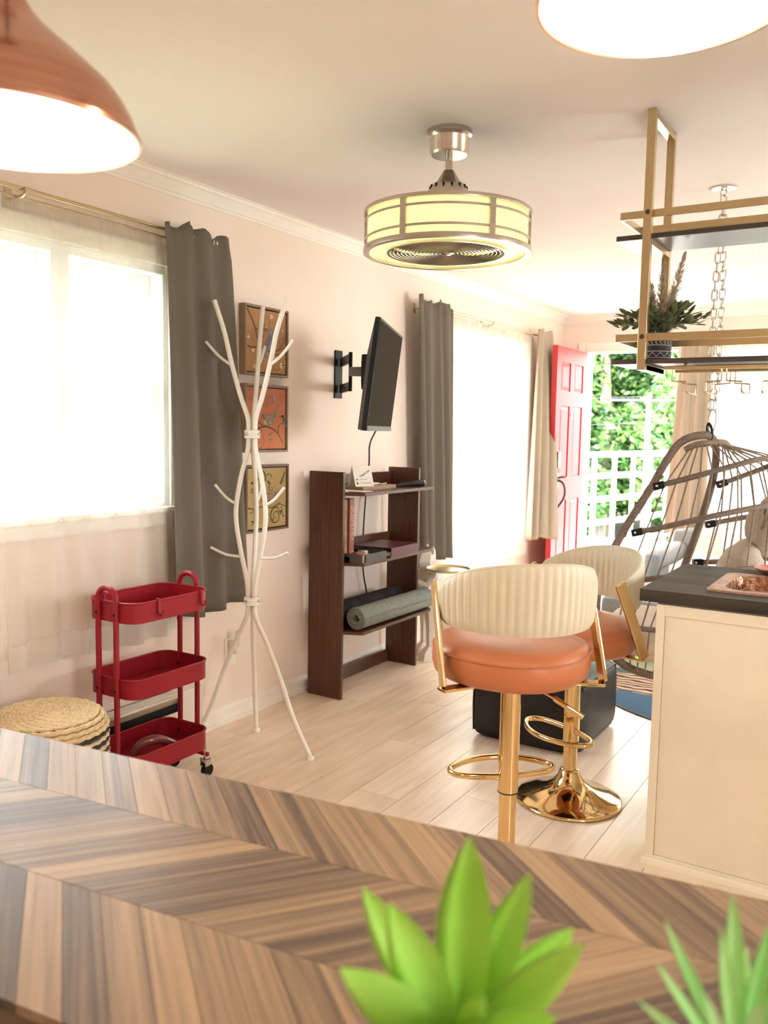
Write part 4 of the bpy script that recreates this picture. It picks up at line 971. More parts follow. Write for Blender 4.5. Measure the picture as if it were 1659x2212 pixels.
for uu in (U0+.08, U1-.08):
    for vv in (-.06, -.53):
        MB().bar(loc_t(uu, vv, 0), loc_t(uu, vv, TZ-.04), .045, .045).build('leg', 'black', t, bevel=.003)
    MB().bar(loc_t(uu, -.06, TZ-.065), loc_t(uu, -.53, TZ-.065), .04, .05).build('leg_stretcher', 'black', t)

# ================================================================== FOREGROUND PLANTS
def leaf(p0, p1, width, curl, fold, n=9, tip=1.0, side=None):
    """pointed succulent leaf from p0 to p1 with a lengthwise fold"""
    p0 = Vector(p0); p1 = Vector(p1); ax = p1-p0; L = ax.length; ax.normalize()
    sd = Vector(side) if side else ax.cross(Vector((0, 0, 1)))
    if sd.length < 1e-4: sd = Vector((1, 0, 0))
    sd = (sd-ax*sd.dot(ax)).normalized(); up = sd.cross(ax).normalized()
    rows = []
    for i in range(n+1):
        q = i/n
        w = width*(0.55+0.45*math.sin(min(1, q/0.55)*PI/2)) if q < .55 else width*math.cos((q-.55)/.45*PI/2)**0.8
        w = max(w, .0004); c = p0+ax*(L*q)+up*(curl*q*q)
        th = 0.0035*(1-q)+.0008
        row = [c+sd*w/2+up*fold*w*.5, c+sd*w/4+up*fold*w*.15-up*0, c-up*fold*w*.05, c-sd*w/4+up*fold*w*.15, c-sd*w/2+up*fold*w*.5,
               c-sd*w/4-up*th, c-up*(th*1.6+fold*w*.05), c+sd*w/4-up*th]
        row.append(row[0]); rows.append(row)
    return rows
sc_ = Vector((2.408, 0.528, 0.952))
base = Vector((sc_.x, sc_.y, sc_.z-.015))
t = thing('succulent', 'bright green artificial succulent in the near foreground', 'plant', (base.x, base.y, TZ))
MB().lathe([(0, .0), (.040, 0), (.052, base.z-TZ-.005), (.056, base.z-TZ-.005), (.056, base.z-TZ-.018)], 28).lathe([(0, base.z-TZ-.016), (.053, base.z-TZ-.016)], 28).build('pot', 'chalk', t, smooth=True)
targets = [((2.399, 0.560, 1.081), .041, .004), ((2.443, 0.573, 1.059), .030, .004), ((2.369, 0.492, 1.054), .036, .006), ((2.322, 0.531, 1.030), .030, .004), ((2.351, 0.454, 1.019), .034, .010), ((2.324, 0.503, 0.973), .030, .010), ((2.462, 0.614, 0.999), .032, .006), ((2.489, 0.562, 1.025), .030, .006),
           ((2.464, 0.455, 1.042), .022, .003), ((2.490, 0.513, 1.001), .030, .006), ((2.437, 0.413, 1.030), .034, .010), ((2.483, 0.440, 1.023), .034, .010), ((2.379, 0.442, 0.979), .03, .01), ((2.375, 0.602, 0.948), .03, .004)]
for p, w_, cl in targets:
    r0 = base + (Vector(p)-base)*0.06 + Vector((0, 0, -.008))
    fwd = (Vector(p)-r0).normalized(); sd = fwd.cross(Vector((0.2, -0.75, 0.6)))
    MB().grid(leaf(r0, p, w_, 0.006, 0.35, 10, side=sd)).build('leaf', 'green_leaf', t, rel=(base.x, base.y, TZ), smooth=True, angle=180)
gb = Vector((2.584, 0.632, 0.917)); gb.z -= .005
t = thing('artificial_grass', 'spiky light green artificial grass at the right foreground', 'plant', (gb.x, gb.y, TZ))
MB().lathe([(0, 0), (.036, 0), (.046, gb.z-TZ-.01), (.05, gb.z-TZ-.01), (.05, gb.z-TZ-.02)], 28).lathe([(0, gb.z-TZ-.018), (.048, gb.z-TZ-.018)], 28).build('pot', 'chalk', t, smooth=True)
for p, w_ in [((2.520, 0.650, 1.009), .0105), ((2.523, 0.604, 1.004), .008), ((2.566, 0.611, 1.042), .012), ((2.569, 0.638, 1.054), .016), ((2.517, 0.575, 0.989), .009), ((2.592, 0.672, 1.020), .014), ((2.614, 0.639, 1.023), .012), ((2.562, 0.560, 1.025), .010), ((2.599, 0.571, 1.029), .014), ((2.626, 0.664, 0.978), .012), ((2.571, 0.723, 0.959), .012)]:
    r0 = gb + (Vector(p)-gb)*.05; fwd = (Vector(p)-r0).normalized(); sd = fwd.cross(Vector((0.2, -0.75, 0.6)))
    MB().grid(leaf(r0, p, w_*.95, .010, .30, 10, side=sd)).build('blade', 'grass_leaf', t, rel=(gb.x, gb.y, TZ), smooth=True, angle=180)

# ================================================================== PENDANT LAMPS
def pendant(label, c, R, power):
    c = Vector(c); t = thing('pendant_lamp', label, 'pendant lamp', (c.x, c.y, c.z), group='copper pendant lamps')
    prof = [(1.0, 0), (.985, .06), (.95, .16), (.885, .28), (.80, .39), (.66, .52), (.52, .64), (.39, .745), (.28, .84), (.20, .93), (.145, 1.02), (.125, 1.10), (.12, 1.22), (.0, 1.24)]
    MB().lathe([(r*R, z*R) for r, z in prof], 56).build('shade', 'copper', t, smooth=True, angle=60)
    inner = [(r*R-.003, z*R) for r, z in prof[:-3]] + [(0, 1.0*R)]
    MB().lathe(inner[::-1], 56).build('inner_shade', 'lamp_white', t, smooth=True, angle=80)
    MB().lathe([(R-.003, 0), (R-.003, -.003), (R+.002, -.003), (R+.002, .002)], 56).build('rim', 'copper', t, smooth=True)
    b = MB().lathe([(0, .40*R), (.02, .41*R), (.030, .48*R), (.030, .58*R), (.018, .75*R), (.014, .85*R)], 24); b.build('bulb', 'bulb', t, smooth=True)
    MB().tube([(0, 0, 1.22*R), (0, 0, H-c.z)], .0035, 8).build('cord', 'black', t, smooth=True)
    MB().lathe([(0, H-c.z-.03), (.045, H-c.z-.03), (.055, H-c.z-.02), (.055, H-c.z)], 28).build('ceiling_rose', 'copper', t, smooth=True)
    l = bpy.data.lights.new('bulb_light', 'POINT'); l.energy = power; l.color = (1.0, 0.80, 0.56); l.shadow_soft_size = 0.03
    o = bpy.data.objects.new('bulb_light', l); COL.objects.link(o); o.parent = t; o.location = (0, 0, .30*R)
pendant('copper pendant lamp at the top left corner', (1.656, 0.711, 1.748), .160, 8)
pendant('copper pendant lamp seen from below at top right', (2.361, 1.146, 1.924), .160, 8)

# ================================================================== FAN LIGHT
FX, FY = 1.262, 2.665
t = thing('ceiling_fan_light', 'round nickel ceiling fan with lit opal drum shade', 'ceiling fan', (FX, FY, H))
def fz(z): return z-H
MB().lathe([(0, fz(2.388)), (.076, fz(2.388)), (.077, fz(2.372)), (.070, fz(2.366)), (.067, fz(2.362)), (.066, fz(2.318)), (.060, fz(2.308)), (.022, fz(2.306)), (0, fz(2.306))], 40).build('canopy', 'nickel', t, smooth=True)
MB().tube([(0, 0, fz(2.31)), (0, 0, fz(2.245))], .0125, 16).build('downrod', 'nickel', t, smooth=True)
MB().lathe([(.0125, fz(2.252)), (.019, fz(2.258)), (.022, fz(2.252)), (.040, fz(2.222)), (.046, fz(2.218)), (.060, fz(2.208)), (.065, fz(2.194)), (.066, fz(2.150)), (0, fz(2.140))], 40).build('motor_hub', 'nickel', t, smooth=True)
for i in range(14):
    a = 2*PI*i/14
    MB().softbox((.0625*math.cos(a), .0625*math.sin(a), fz(2.199)), (.007, .007, .018), .004, 3).build('vent_slot', 'black', t, smooth=True)
DR, ZT, ZB_ = 0.280, 2.112, 1.992
for z0, z1, ro, nm in ((ZT-.006, ZT+.006, DR+.006, 'top_ring'), (ZB_-.012, ZB_+.004, DR+.006, 'bottom_ring')):
    MB().lathe([(DR-.014, z0-H), (ro, z0-H), (ro+.001, (z0+z1)/2-H), (ro, z1-H), (DR-.014, z1-H)], 72, closed=True).build(nm, 'nickel', t, smooth=True)
for zz in (ZT-.028, ZB_+.030):
    MB().lathe([(DR-.002, zz-.004-H), (DR+.001, zz-.004-H), (DR+.001, zz+.004-H), (DR-.002, zz+.004-H)], 72, closed=True).build('slat_ring', 'nickel', t, smooth=True)
a_c = math.atan2(-FY, 2.66-FX)
for i in range(6):
    a = a_c + PI/6 + i*PI/3
    M_ = Matrix.Rotation(a, 4, 'Z')
    MB().box((DR-.006, -.0105, ZB_-H), (DR+.003, .0105, ZT-H), M_).build('upright_strap', 'nickel', t)
    # lit glass panel between two straps
    rows = []
    for q in range(11):
        aa = a - PI/3 + (PI/3)*q/10
        rows.append([((DR-.010)*math.cos(aa), (DR-.010)*math.sin(aa), ZT-.004-H), ((DR-.010)*math.cos(aa), (DR-.010)*math.sin(aa), ZB_+.002-H)])
    MB().grid(rows).build('glass_panel', 'opal', t, smooth=True, angle=180)
MB().lathe([(.20, ZB_-.002-H), (DR-.012, ZB_-.002-H)], 72).build('lower_diffuser', 'opal', t)
MB().lathe([(.196, ZB_-.010-H), (.206, ZB_-.010-H), (.206, ZB_+.02-H), (.196, ZB_+.02-H)], 64, closed=True).build('grille_rim', 'nickel', t, smooth=True)
MT['dark_fan'] = mat('fan_housing_grey', (0.10, 0.09, 0.08), 0.6)  # plain dark grey for the housing disc behind the grille
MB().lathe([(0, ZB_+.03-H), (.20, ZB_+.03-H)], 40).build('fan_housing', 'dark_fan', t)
r = .024
while r < .196:
    MB().tube([(r*math.cos(2*PI*i/48), r*math.sin(2*PI*i/48), ZB_-.006-H) for i in range(48)], .0021, 6, closed=True).build('grille_ring', 'nickel', t, smooth=True)
    r += .0132
for i in range(6):
    a = i*PI/3+.3; MB().bar((.01*math.cos(a), .01*math.sin(a), ZB_-.002-H), (.198*math.cos(a), .198*math.sin(a), ZB_-.002-H), .006, .003).build('grille_spoke', 'nickel', t)
MB().lathe([(0, ZB_-.014-H), (.012, ZB_-.013-H), (.022, ZB_-.008-H), (.022, ZB_-H), (0, ZB_-H)], 24).build('centre_cap', 'nickel', t, smooth=True)
MB().lathe([(.10, ZT-.004-H), (DR-.012, ZT-.004-H)], 48).build('top_cover', 'nickel', t)
# ================================================================== BAR STOOLS
def stool(label, loc, rotz, lift=0.0):
    t = thing('bar_stool', label, 'bar stool', loc, rotz, group='gold bar stools')
    MB().lathe([(0, 0), (.194, 0), (.198, .003), (.198, .008), (.190, .013), (.155, .024), (.115, .038), (.082, .055), (.058, .075), (.043, .098), (.036, .118), (.031, .122), (.026, .122)], 64).build('base', 'gold', t, smooth=True, angle=60)
    MB().lathe([(.026, .115), (.026, .30+lift), (.0, .30+lift)], 32).build('inner_column', 'gold', t, smooth=True)
    MB().lathe([(.027, .232), (.0302, .232), (.0302, .585), (0, .585)], 32).build('outer_column', 'gold', t, smooth=True)
    MB().lathe([(.027, .229), (.0306, .229), (.0306, .2325), (.027, .2325)], 32, closed=True).build('column_ring', 'black', t, smooth=True)
    # footrest: a D-shaped loop in front of the column
    pts = [(-.026, .004, .275), (-.085, .012, .275), (-.135, .026, .275), (-.160, .052, .275), (-.155, .085, .275), (-.115, .122, .275), (-.06, .148, .275), (0, .157, .275), (.06, .148, .275), (.115, .122, .275), (.155, .085, .275), (.160, .052, .275), (.135, .026, .275), (.085, .012, .275), (.026, .004, .275)]
    MB().tube(catmull(pts, 4), .0095, 12).build('footrest', 'gold', t, smooth=True)
    MB().tube(catmull([(.02, -.02, .565), (.06, -.06, .560), (.11, -.10, .535)], 4), .005, 8).tube([(.10, -.092, .540), (.165, -.146, .500)], .0085, 10).build('lift_lever', 'gold', t, smooth=True)
    MB().box((-.11, -.11, .578), (.11, .11, .590)).build('seat_plate', 'black', t)
    # cushion
    prof = [(0, .588), (.19, .588), (.218, .592), (.236, .605), (.243, .630), (.243, .655), (.238, .676), (.226, .690), (.205, .699), (.15, .705), (.08, .703), (0, .700)]
    mb = MB(); mb.lathe(prof, 64)
    def sq(p):
        p = (p[0]*.93, p[1]*.95, p[2])
        a = math.atan2(p[1], p[0]); r_ = math.hypot(p[0], p[1]); f = 1+.035*(math.cos(2*a)**2) ; y = p[1]*f + (.02 if p[1] > 0 else 0)*min(1, max(0, p[1])/.1)
        return (p[0]*f, y+.008, p[2])
    mb.v = [sq(p) for p in mb.v]; cu = mb.build('seat_cushion', 'orange', t, smooth=True, angle=180)
    mb = MB(); mb.tube([(.2412*math.cos(2*PI*i/64), .2412*math.sin(2*PI*i/64), .672) for i in range(64)], .003, 6, closed=True); mb.v = [sq(p) for p in mb.v]; mb.build('seat_seam', 'orange', cu, smooth=True)
    # wrapped backrest with upright channels
    A0 = math.radians(87); NC = 28; per = 6; nth = NC*per; nz = 12
    def edge(s_):
        q = abs(s_)
        zt = .948 - .085*q**2.2; zb = .752 + .006*q
        rc = 0.0
        if q > .90: e = (q-.90)/.10; rc = .028*(1-math.sqrt(max(0, 1-e*e)))
        return zt-rc, zb+rc
    outer = []; inn = []
    for i in range(nth+1):
        s_ = -1+2*i/nth; a = -PI/2 + s_*A0
        ch = abs(math.sin(PI*(i/per)))
        zt, zb = edge(s_)
        ro = []; ri = []
        for j in range(nz+1):
            v = j/nz; z = zb+(zt-zb)*v
            pf = math.sin(PI*min(1, max(0, v*1.0)))**.35 if 0 < v < 1 else 0
            tap = .006*(v-.4)
            R1 = .226+tap + (.006+.0045*ch)*pf; R0 = .216+tap - (.006+.0045*ch)*pf
            ro.append((R1*math.cos(a), R1*math.sin(a), z)); ri.append((R0*math.cos(a), R0*math.sin(a), z))
        outer.append(ro); inn.append(ri)
    mb = MB()
    rows = [[*o_, *i_[::-1], o_[0]] for o_, i_ in zip(outer, inn)]
    mb.grid(rows); k = 2*(nz+1)+1
    mb.f.append(tuple(range(k-2, -1, -1))); mb.f.append(tuple(nth*k+i for i in range(k-1)))
    bk = mb.build('backrest', 'cream', t, smooth=True, angle=55)
    mb = MB(); mb.tube([(.2245*math.cos(-PI/2+(-1+2*i/60)*A0*.97), (.2245)*math.sin(-PI/2+(-1+2*i/60)*A0*.97), edge((-1+2*i/60)*.97)[0]+.001) for i in range(61)], .0055, 8); mb.build('top_piping', 'cream', bk, smooth=True)
    for s_ in (-1, 1):
        mb = MB(); tx, ty = s_*.238, .022
        mb.bar((tx, ty, .868), (s_*.238, -.112, .590), .042, .012, up=(1, 0, 0)); mb.bar((s_*.244, -.112, .584), (s_*.09, -.06, .584), .040, .010)
        mb.build('side_bar', 'gold', t, bevel=.003)
    for ch in t.children:
        if ch.name.split('.')[0] not in ('base', 'inner_column'): ch.location.z = lift
    return t
SPOT1 = (1.695, 2.317, 0.320); SPOT1 = (SPOT1[0], SPOT1[1], 0)
stool('bar stool with its back to the viewer, nearest the dining table', SPOT1, math.radians(42), .078)
stool('bar stool turned toward the viewer, behind the nearer stool', (1.640, 3.042, 0), math.radians(151))

# ================================================================== OTTOMAN
t = thing('leather_ottoman', 'black leather cube ottoman behind the bar stools', 'ottoman', (1.285, 3.72, 0))
MB().softbox((0, 0, .158), (.52, .55, .315), .055, 10, puff=.012).build('cushion_body', 'black_leather', t, smooth=True, angle=180)
mb = MB()
for z in (.300, .022): 
    P = rrect(-.247, .247, -.262, .262, .05); mb.tube([(x, y, z) for x, y in P], .0055, 6, closed=True)
for x, y in ((-.243, -.258), (.243, -.258), (.243, .258), (-.243, .258)): mb.tube([(x, y, .03), (x*1.012, y*1.012, .16), (x, y, .295)], .0055, 6)
mb.build('piping', 'black_leather', t, smooth=True)

# ================================================================== ISLAND
CX0, CX1, CY0, CY1, CZ = 1.965, 3.7, 2.680, 3.315, 0.900
t = thing('kitchen_island', 'cream island cabinet under the dark worktop', 'cabinet', (2.85, 3.0, 0))
MB().box((2.016, 2.703, .0), (3.66, 3.28, .858)).build('carcass', 'cabinet', t, rel=t.location)
f = MB(); y0, y1 = 2.690, 2.7028
f.box((2.016, y0, .0), (2.042, y1, .856)); f.box((3.634, y0, 0), (3.66, y1, .856)); f.box((2.042, y0, .820), (3.634, y1, .856)); f.box((2.042, y0, 0), (3.634, y1, .045))
f.build('face_frame', 'cabinet', t, rel=t.location, bevel=.0015)
MB().box((2.043, 2.6955, .046), (3.633, y1, .819)).build('end_panel', 'cabinet', t, rel=t.location, bevel=.001)
f = MB(); f.prism([(2.006, 2.679, 0), (2.006, 2.690, 0), (2.006, 2.690, .034), (2.006, 2.684, .030), (2.006, 2.679, .018)], (1.66, 0, 0)); f.build('toe_moulding', 'cabinet', t, rel=t.location)
SX0, SX1, SY0, SY1 = 2.140, 2.66, 2.765, 3.165
wt = solo(MB().box((CX0, CY0, .862), (SX0+.03, CY1, CZ)).box((SX1-.03, CY0, .862), (CX1, CY1, CZ)).box((SX0+.03, CY0, .862), (SX1-.03, SY0+.03, CZ)).box((SX0+.03, SY1-.03, .862), (SX1-.03, CY1, CZ)),
          'worktop', 'counter', 'dark stone-look worktop with the copper sink', 'worktop', (2.85, 3.0, .862))
t = thing('copper_sink', 'hammered copper drop-in sink in the dark worktop', 'sink', (2.4, 2.965, CZ))
o_ = rrect(SX0, SX1, SY0, SY1, .045); i_ = rrect(SX0+.045, SX1-.045, SY0+.045, SY1-.045, .06); b_ = rrect(SX0+.065, SX1-.065, SY0+.065, SY1-.065, .06); n = len(o_)
mb = MB(); vs = [(x, y, CZ+.001) for x, y in o_] + [(x, y, CZ+.007) for x, y in rrect(SX0+.004, SX1-.004, SY0+.004, SY1-.004, .043)] + [(x, y, CZ+.006) for x, y in i_]
fs = []
for k in range(2):
    for i in range(n): fs.append((k*n+i, k*n+(i+1) % n, (k+1)*n+(i+1) % n, (k+1)*n+i))
mb.add(vs, fs); mb.build('rim', 'copper_rim', t, rel=t.location, smooth=True)
mb = MB(); vs = [(x, y, CZ+.006) for x, y in i_] + [(x, y, CZ-.01) for x, y in rrect(SX0+.049, SX1-.049, SY0+.049, SY1-.049, .06)] + [(x, y, CZ-.17) for x, y in b_]
fs = []
for k in range(2):
    for i in range(n): fs.append((k*n+i, k*n+(i+1) % n, (k+1)*n+(i+1) % n, (k+1)*n+i))
fs.append(tuple(range(2*n, 3*n))); mb.add(vs, fs); mb.build('basin', 'hammered', t, rel=t.location, smooth=True, angle=50)
t = thing('pink_dish', 'shallow pink glazed dish with a copper rim behind the sink', 'dish', (2.285, 3.235, CZ))
MB().lathe([(0, .001), (.03, .001), (.05, .008), (.070, .022), (.068, .024), (.047, .012), (0, .006)], 36).build('bowl', 'pink', t, smooth=True)
MB().tube([(.070*math.cos(2*PI*i/36), .070*math.sin(2*PI*i/36), .024) for i in range(36)], .0025, 6, closed=True).build('rim', 'copper_rim', t, smooth=True)

# ================================================================== CEILING RACK
RF, RB = 2.79, 3.04; RX = 1.908; RXE = 3.30; RX0 = 1.815
t = thing('ceiling_rack', 'brass ceiling rack with two dark shelves over the island', 'hanging rack', (2.6, 2.92, H))
for X_ in (RX, RXE):
    for Y_ in (RF, RB):
        p = MB().box((X_-.013, Y_-.012, 1.585), (X_+.013, Y_+.012, H)).build('post', 'brass', t, rel=t.location, bevel=.001)
        for z in (2.075, 1.690):
            yy = Y_-.013 if Y_ == RF else Y_-.013
            MB().lathe([(0, .004), (.005, .003), (.008, 0)], 10).build('bolt', 'bronze', p)
            p.children[-1].location = Vector((X_, yy, z))-t.location; p.children[-1].rotation_euler = (PI/2, 0, 0)
    for z0 in (H-.026, 1.585): MB().box((X_-.013, RF+.0125, z0), (X_+.013, RB-.0125, z0+.018)).build('end_bar', 'brass', t, rel=t.location, bevel=.001)
for z in (2.075, 1.690):
    for Y_ in (RF+.0165, RB-.0165): MB().box((RX0, Y_-.004, z-.012), (RXE+.09, Y_+.004, z+.012)).build('guard_rail', 'brass', t, rel=t.location, bevel=.001)
    for X_ in (RX0+.004, RXE+.086): MB().box((X_-.004, RF+.021, z-.012), (X_+.004, RB-.021, z+.012)).build('guard_rail_end', 'brass', t, rel=t.location, bevel=.001)
for z in (1.998, 1.606):
    MB().box((RX0-.01, RF+.0125, z), (RXE+.10, RB-.0125, z+.016)).build('shelf_board', 'dark_board', t, rel=t.location, bevel=.0015)
    for X_ in (RX, RXE): MB().box((X_-.013, RF+.0125, z-.020), (X_+.013, RB-.0125, z-.0005)).build('shelf_support', 'brass', t, rel=t.location, bevel=.001)
for Y_ in (RF+.05, RB-.05): MB().box((RX+.06, Y_-.008, 1.588), (RXE-.06, Y_+.008, 1.600)).box((RX+.12, Y_-.004, 1.600), (RX+.13, Y_+.004, 1.606)).build('hanger_strip', 'brass', t, rel=t.location, bevel=.002)
for k in range(2):
    x0 = RX+.085+k*.165
    for s0 in (0, 1):
        xa = x0 + s0*.150; dr_ = 1 if s0 == 0 else -1
        P = lambda y: [(xa, y, 1.592), (xa, y, 1.552), (xa+dr_*.045, y, 1.548), (xa+dr_*.045, y, 1.520)]
        pts = P(RF+.05) + [(xa+dr_*.047, RF+.06, 1.515), (xa+dr_*.047, RB-.06, 1.515)] + P(RB-.05)[::-1]
        MB().tube(pts, .0030, 8).build('stemware_wire', 'brass', t, rel=t.location, smooth=True)
for k in range(4):
    x0 = RX+.42+k*.12; Y_ = RF+.05 if k % 2 == 0 else RB-.05
    pts = [(x0+.03, Y_, 1.592), (x0+.03, Y_, 1.565)] + [(x0+.03*math.cos(a), Y_, 1.560+.032*math.sin(a)) for a in [-PI*i/10 for i in range(11)]] + [(x0-.03, Y_, 1.572)]
    MB().tube(pts, .0032, 8, up=(0, 1, 0)).build('utensil_hook', 'brass', t, rel=t.location, smooth=True)

# potted faux greenery on the lower rack shelf
pc = Vector((1.918, 2.925, 1.6225)); prad = .048; ph_ = .092
t = thing('potted_greenery', 'faux greenery with pampas plumes in a black patterned pot', 'potted plant', tuple(pc))
pot = MB().lathe([(0, 0), (prad-.004, 0), (prad-.001, .004), (prad, ph_), (prad-.004, ph_), (prad-.005, ph_-.012), (0, ph_-.012)], 40).build('pot', 'pot_black', t, smooth=True)
def around(z_fun, N, w, r=prad+.0006):
    rows = []
    for i in range(N+1):
        a = 2*PI*i/N; z = z_fun(i, N); rows.append([(r*math.cos(a), r*math.sin(a), z-w/2), (r*math.cos(a), r*math.sin(a), z+w/2)])
    return rows
mb = MB()
for z in (.010, .030, .050, .068, .088): mb.grid(around(lambda i, N: z, 60, .0016))
mb.build('painted_ring', 'chalk', pot, smooth=True)
mb = MB()
for zc, amp_ in ((.020, .0065), (.078, .0065)): mb.grid(around(lambda i, N: zc+amp_*(abs((i % 8)/4-1)*2-1), 96, .0020))
mb.build('painted_zigzag', 'chalk', pot, smooth=True)
mb = MB()
for i in range(22):
    a = 2*PI*i/22
    for s_ in (-1, 1):
        a1 = a+.13; r = prad+.0006
        mb.add([(r*math.cos(a), r*math.sin(a), .059), (r*math.cos(a+.05), r*math.sin(a+.05), .059), (r*math.cos(a1+.05), r*math.sin(a1+.05), .059+s_*.0062), (r*math.cos(a1), r*math.sin(a1), .059+s_*.0062)], [(0, 1, 2, 3)] if s_ > 0 else [(3, 2, 1, 0)])
mb.build('painted_chevron', 'chalk', pot)
rnd = random.Random(21)
def sprig(mbl, mbs, base_, tip, n, size):
    base_ = Vector(base_); tip = Vector(tip); mid = (base_+tip)/2 + Vector((0, 0, .02)); P = catmull([base_, mid, tip], 6)
    mbs.tube(P, .0009, 5)
    for i in range(2, len(P)):
        for s_ in (-1, 1):
            if rnd.random() < .2: continue
            d = (P[i]-P[i-1]).normalized(); sd = d.cross(Vector((rnd.uniform(-.5, .5), rnd.uniform(-.5, .5), 1))).normalized()*s_
            e = P[i] + (d*.6+sd*.7+Vector((0, 0, rnd.uniform(-.2, .5)))).normalized()*size*rnd.uniform(.7, 1.2)
            mbl.append((P[i], e, size*rnd.uniform(.42, .58)))
leaves = []; st_ = MB()
for k in range(46):
    a = 2*PI*k/46+rnd.uniform(-.1, .1); R_ = rnd.uniform(.045, .150); z = .085+rnd.uniform(.01, .10)*(1.15-R_/.19)
    bz = (math.cos(a)*.02, math.sin(a)*.02, ph_-.01)
    sprig(leaves, st_, bz, (math.cos(a)*R_*1.15, math.sin(a)*R_*.62, z+.02), 5, .042)
st_.build('stems', 'dull_leaf', t, smooth=True)
rnd.shuffle(leaves)
for p, e, w_ in leaves[:290]:
    MB().grid([r[:5] for r in leaf(p, e, w_, .003, .25, 5)]).build('leaf', 'dull_leaf', t, smooth=True, angle=180)
for k, (dx, dy, hgt, w_) in enumerate([(-.050, 0, .285, .050), (.010, .01, .305, .054), (.075, .0, .335, .052), (.050, -.02, .225, .058), (-.020, -.02, .235, .050)]):
    mb = MB(); r2 = random.Random(k)
    axis0 = Vector((dx*.25, dy*.3, ph_-.01)); tipp = Vector((dx, dy, hgt))
    mb.tube([axis0, tipp], .0012, 5)
    for i in range(240):
        q = r2.uniform(.25, 1); p = axis0.lerp(tipp, q); ax = (tipp-axis0).normalized(); a = r2.uniform(0, 6.28)
        out = Vector((math.cos(a), math.sin(a), 0)); w2 = w_*math.sin(PI*min(.98, .15+q*.8))*.55
        e = p + out*w2*r2.uniform(.5, 1) + ax*r2.uniform(.014, .032)
        sd = ax.cross(out)*.0014
        mb.add([p-sd, p+sd, (p+e)/2+sd+out*.002, e, (p+e)/2-sd+out*.002], [(0, 1, 2, 3, 4)])
    mb.build('pampas_plume', 'pampas', t)

# ================================================================== HANGING CHAIR
hk = Vector((1.942, 3.783, H))
t = thing('ceiling_chain', 'double steel chain from ceiling plate to hanging chair', 'chain', tuple(hk))
MB().lathe([(0, 0), (.048, 0), (.048, -.006), (.030, -.010), (0, -.010)], 28).build('ceiling_plate', 'steel', t, smooth=True)
MB().tube([(.012*math.cos(2*PI*i/14), 0, -.022+.014*math.sin(2*PI*i/14)) for i in range(14)], .0035, 6, closed=True).build('eye_bolt', 'steel', t, smooth=True)
def link_pts(h, w_): return [(w_/2*math.cos(a), 0, (h/2-w_/2)*(1 if math.sin(a) >= 0 else -1) + w_/2*math.sin(a)) for a in [2*PI*i/16+PI/16 for i in range(16)]]
lm = None; LH = .046
zt = H-.030; zb = 1.470
nlinks = int((zt-zb)/(LH-.0085))
for s_ in (-1, 1):
    for i in range(nlinks):
        f_ = i/nlinks
        if lm is None:
            o = MB().tube(link_pts(LH, .021), .0033, 6, closed=True, up=(0, 1, 0)).build('chain_link', 'steel', t, smooth=True); lm = o.data
        else:
            o = bpy.data.objects.new('chain_link', lm); COL.objects.link(o); o.parent = t
        spread = .016*min(1, 2.5*f_)*min(1, (1-f_)*8)+.001
        o.location = (s_*spread, -s_*spread*.4, -.040-LH*.3-i*(LH-.0085)); o.rotation_euler = (0, 0, .25+(PI/2 if i % 2 else 0)+s_*.15)
MB().tube(catmull([(0, 0, zb-H+.02), (.014, .006, zb-H+.006), (.016, .006, zb-H-.03), (.008, .003, zb-H-.068), (0, 0, zb-H-.078), (-.010, -.004, zb-H-.066), (-.012, -.005, zb-H-.02)], 5, closed=True), .0036, 8, closed=True).build('carabiner', 'steel', t, smooth=True)
t = thing('hanging_chair', 'brown rope basket chair hanging from the ceiling chain', 'hanging chair', (1.9, 3.70, .40))
near = [(1.933, 3.777, 1.381), (1.878, 3.726, 1.374), (1.830, 3.681, 1.338), (1.788, 3.633, 1.249), (1.759, 3.595, 1.173), (1.726, 3.555, 1.100), (1.693, 3.514, 1.025), (1.661, 3.474, 0.945), (1.616, 3.419, 0.810), (1.607, 3.397, 0.659), (1.636, 3.412, 0.525), (1.704, 3.467, 0.438), (1.789, 3.549, 0.388), (1.860, 3.671, 0.357)]
far = [(1.900, 3.824, 0.345), (1.897, 3.921, 0.395), (1.844, 3.958, 0.486), (1.796, 3.980, 0.625), (1.797, 3.991, 0.713), (1.823, 3.993, 0.807), (1.863, 3.998, 0.947), (1.898, 3.987, 1.075), (1.928, 3.960, 1.201), (1.944, 3.910, 1.294), (1.947, 3.847, 1.350)]
MB().tube(catmull(near+far, 5, closed=True), .0165, 10, closed=True).build('teardrop_hoop', 'rope_frame', t, rel=t.location, smooth=True)
MB().tube(catmull([(1.862, 3.686, 1.320), (1.898, 3.687, 1.340), (1.948, 3.707, 1.350), (1.994, 3.747, 1.355), (2.009, 3.790, 1.342), (1.988, 3.848, 1.341)], 6), [.013]*31, 10).build('wrapped_yoke', 'rope', t, rel=t.location, smooth=True)
MB().tube(catmull([(1.924, 3.790, 1.386), (1.930, 3.776, 1.431), (1.944, 3.776, 1.412), (1.947, 3.780, 1.373), (1.932, 3.793, 1.367)], 5, closed=True), .0055, 8, closed=True).build('hanging_ring', 'black', t, rel=t.location, smooth=True)
